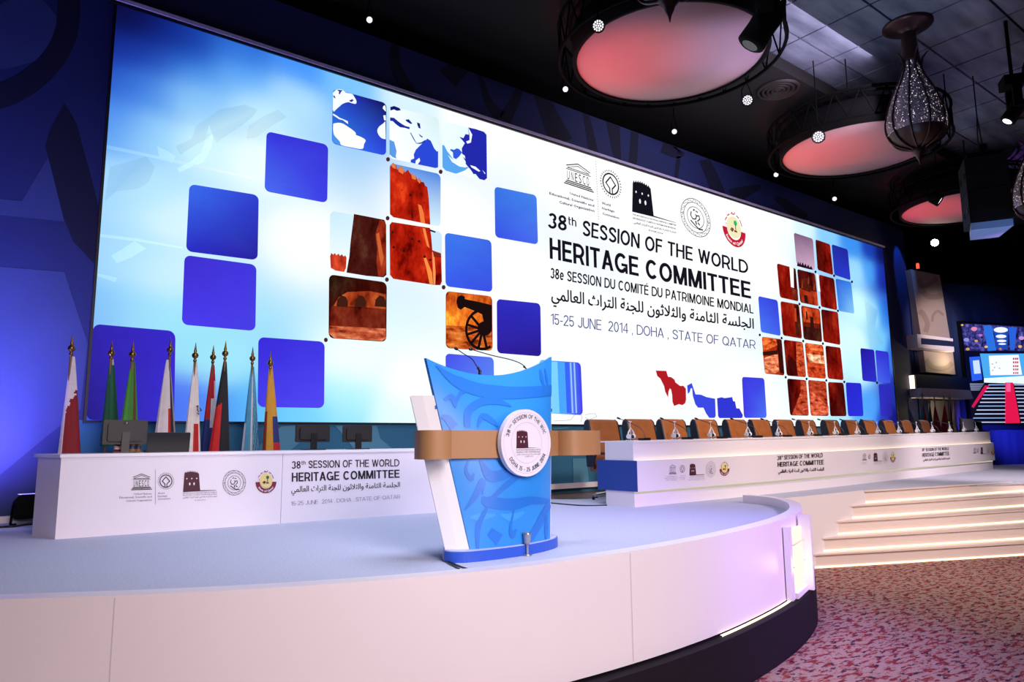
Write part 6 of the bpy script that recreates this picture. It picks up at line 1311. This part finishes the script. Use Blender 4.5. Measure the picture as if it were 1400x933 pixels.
for px, py, nm in ((505, 27, 'small bright downlight at the top left above the big screen'), (773, 122, 'small downlight above the screen left of the nearest drum'), (922, 180, 'small downlight above the screen below the nearest drum'), (1061, 239, 'small downlight above the screen left of the middle drum'), (1141, 272, 'small downlight above the screen below the middle drum'), (1214, 311, 'faint small lamp above the screen, near the farthest drum')):
    par(px, py, 8.45, .045 + .00002 * px, nm, False, grp='small downlights along the screen top')
p = CAM + ray(1278, 332) * 21.0; sl = thing('spotlight', 'very bright white spotlight left of the hanging loudspeaker', 'lamp', p); ax = (CAM - p).normalized(); a_ = ax.orthogonal().normalized(); b_ = ax.cross(a_)
mb = MB(); n = 20; mb.grid([[p + a_ * (q * math.cos(2 * math.pi * j / n)) + b_ * (q * math.sin(2 * math.pi * j / n)) + ax * d for j in range(n)] for q, d in ((0, -.3), (.09, -.3), (.13, -.05), (.13, .0), (.10, .0))], 0, True, close=True); mb.build('can', BLK, sl)
mb = MB(); mb.poly([p + a_ * (.10 * math.cos(2 * math.pi * j / n)) + b_ * (.10 * math.sin(2 * math.pi * j / n)) for j in range(n)]); mb.build('lens', emis('spot_glare', (1, .93, .7), 40), sl)
mb = MB(); mb.tube([p + Vector((0, 0, .15)), Vector((p.x, p.y, CZ))], .02, 6); mb.build('hanger', TR, sl)
# moving-head fixtures
def mover(px, py, dist, s, label, lens):
    p = CAM + ray(px, py) * dist; r = thing('moving_light', label, 'lamp', p, .6); M = Matrix.Translation(p) @ Matrix.Rotation(.6, 4, 'Z') @ Matrix.Scale(s, 4)
    mb = MB(); mb.box((-.22, -.22, .55), (.22, .22, .80), 0, M); mb.build('base', BLK, r)
    for sx in (-1, 1): mb = MB(); mb.box((sx * .22 - .04, -.09, .0), (sx * .22 + .04, .09, .55), 0, M); mb.build('arm', BLK, r)
    mb = MB(); n = 16; R2 = M @ Matrix.Rotation(math.radians(35), 4, 'X')
    mb.grid([[R2 @ Vector((q * math.cos(2 * math.pi * j / n), q * math.sin(2 * math.pi * j / n), z)) for j in range(n)] for q, z in ((0, .25), (.12, .24), (.17, .1), (.16, -.1), (.17, -.3), (.14, -.32), (0, -.31))], 0, True, close=True); mb.build('head', BLK, r)
    mb = MB(); mb.poly([R2 @ Vector((.10 * math.cos(2 * math.pi * j / n), .10 * math.sin(2 * math.pi * j / n), -.325)) for j in range(n)]); mb.build('lens', lens, r)
    q = M @ Vector((0, 0, .8)); mb = MB(); mb.tube([q, (q.x, q.y, max(q.z + .05, CZ - .01))], .03, 6); mb.build('clamp', TR, r)
mover(1046, 30, 7.4, .88, 'black moving light hanging at the right edge of the nearest drum', mat('lens_dark', '1a1a22', .2)); mover(1388, 150, 12.5, .75, 'black moving light with white lens near the right picture edge', emis('mover_lens', (1, .95, .9), 4))
# round air vent in the dark ceiling
p = on_z(1064, 122, 8.98); vt = thing('ceiling_vent', 'round ringed air vent in the dark ceiling between two drums', 'vent', p)
for k, rr in enumerate((.42, .33, .24, .15, .07)):
    mb = MB(); mb.lathe([(rr, .0), (rr - .015, -.05), (rr - .05, -.05), (rr - .065, .0)] if rr > .1 else [(rr, 0), (rr, -.04), (0, -.04)], p, 32); mb.build('ring', mat('vent_brown', '241a1a', .6), vt)
# stage uplight at the far left
p = on_z(37, 716, ST); ul = thing('uplight', 'black floor uplight behind the left end of the white desk', 'lamp', (p.x, p.y, ST)); M = Matrix.Translation((p.x, p.y, ST)) @ Matrix.Rotation(.1, 4, 'Z')
mb = MB(); mb.rbox((-.12, -.10, .07), (.12, .14, .30), .05, 0, M @ Matrix.Rotation(math.radians(-14), 4, 'X')); mb.build('housing', BLK, ul)
mb = MB(); mb.tube([M @ Vector((-.14, 0, .2)), M @ Vector((-.16, -.06, .0)), M @ Vector((-.13, -.16, .01))], .014, 6); mb.build('stand', TR, ul)
mb = MB(); mb.tube([M @ Vector((.14, 0, .2)), M @ Vector((.16, -.06, .0)), M @ Vector((.13, -.16, .01))], .014, 6); mb.build('stand', TR, ul)
mb = MB(); mb.poly([M @ Vector(v) for v in ((-.09, -.02, .312), (.09, -.02, .312), (.09, .15, .312), (-.09, .15, .312))]); mb.build('lens', emis('blue_lens', (.25, .2, 1.0), 3), ul)
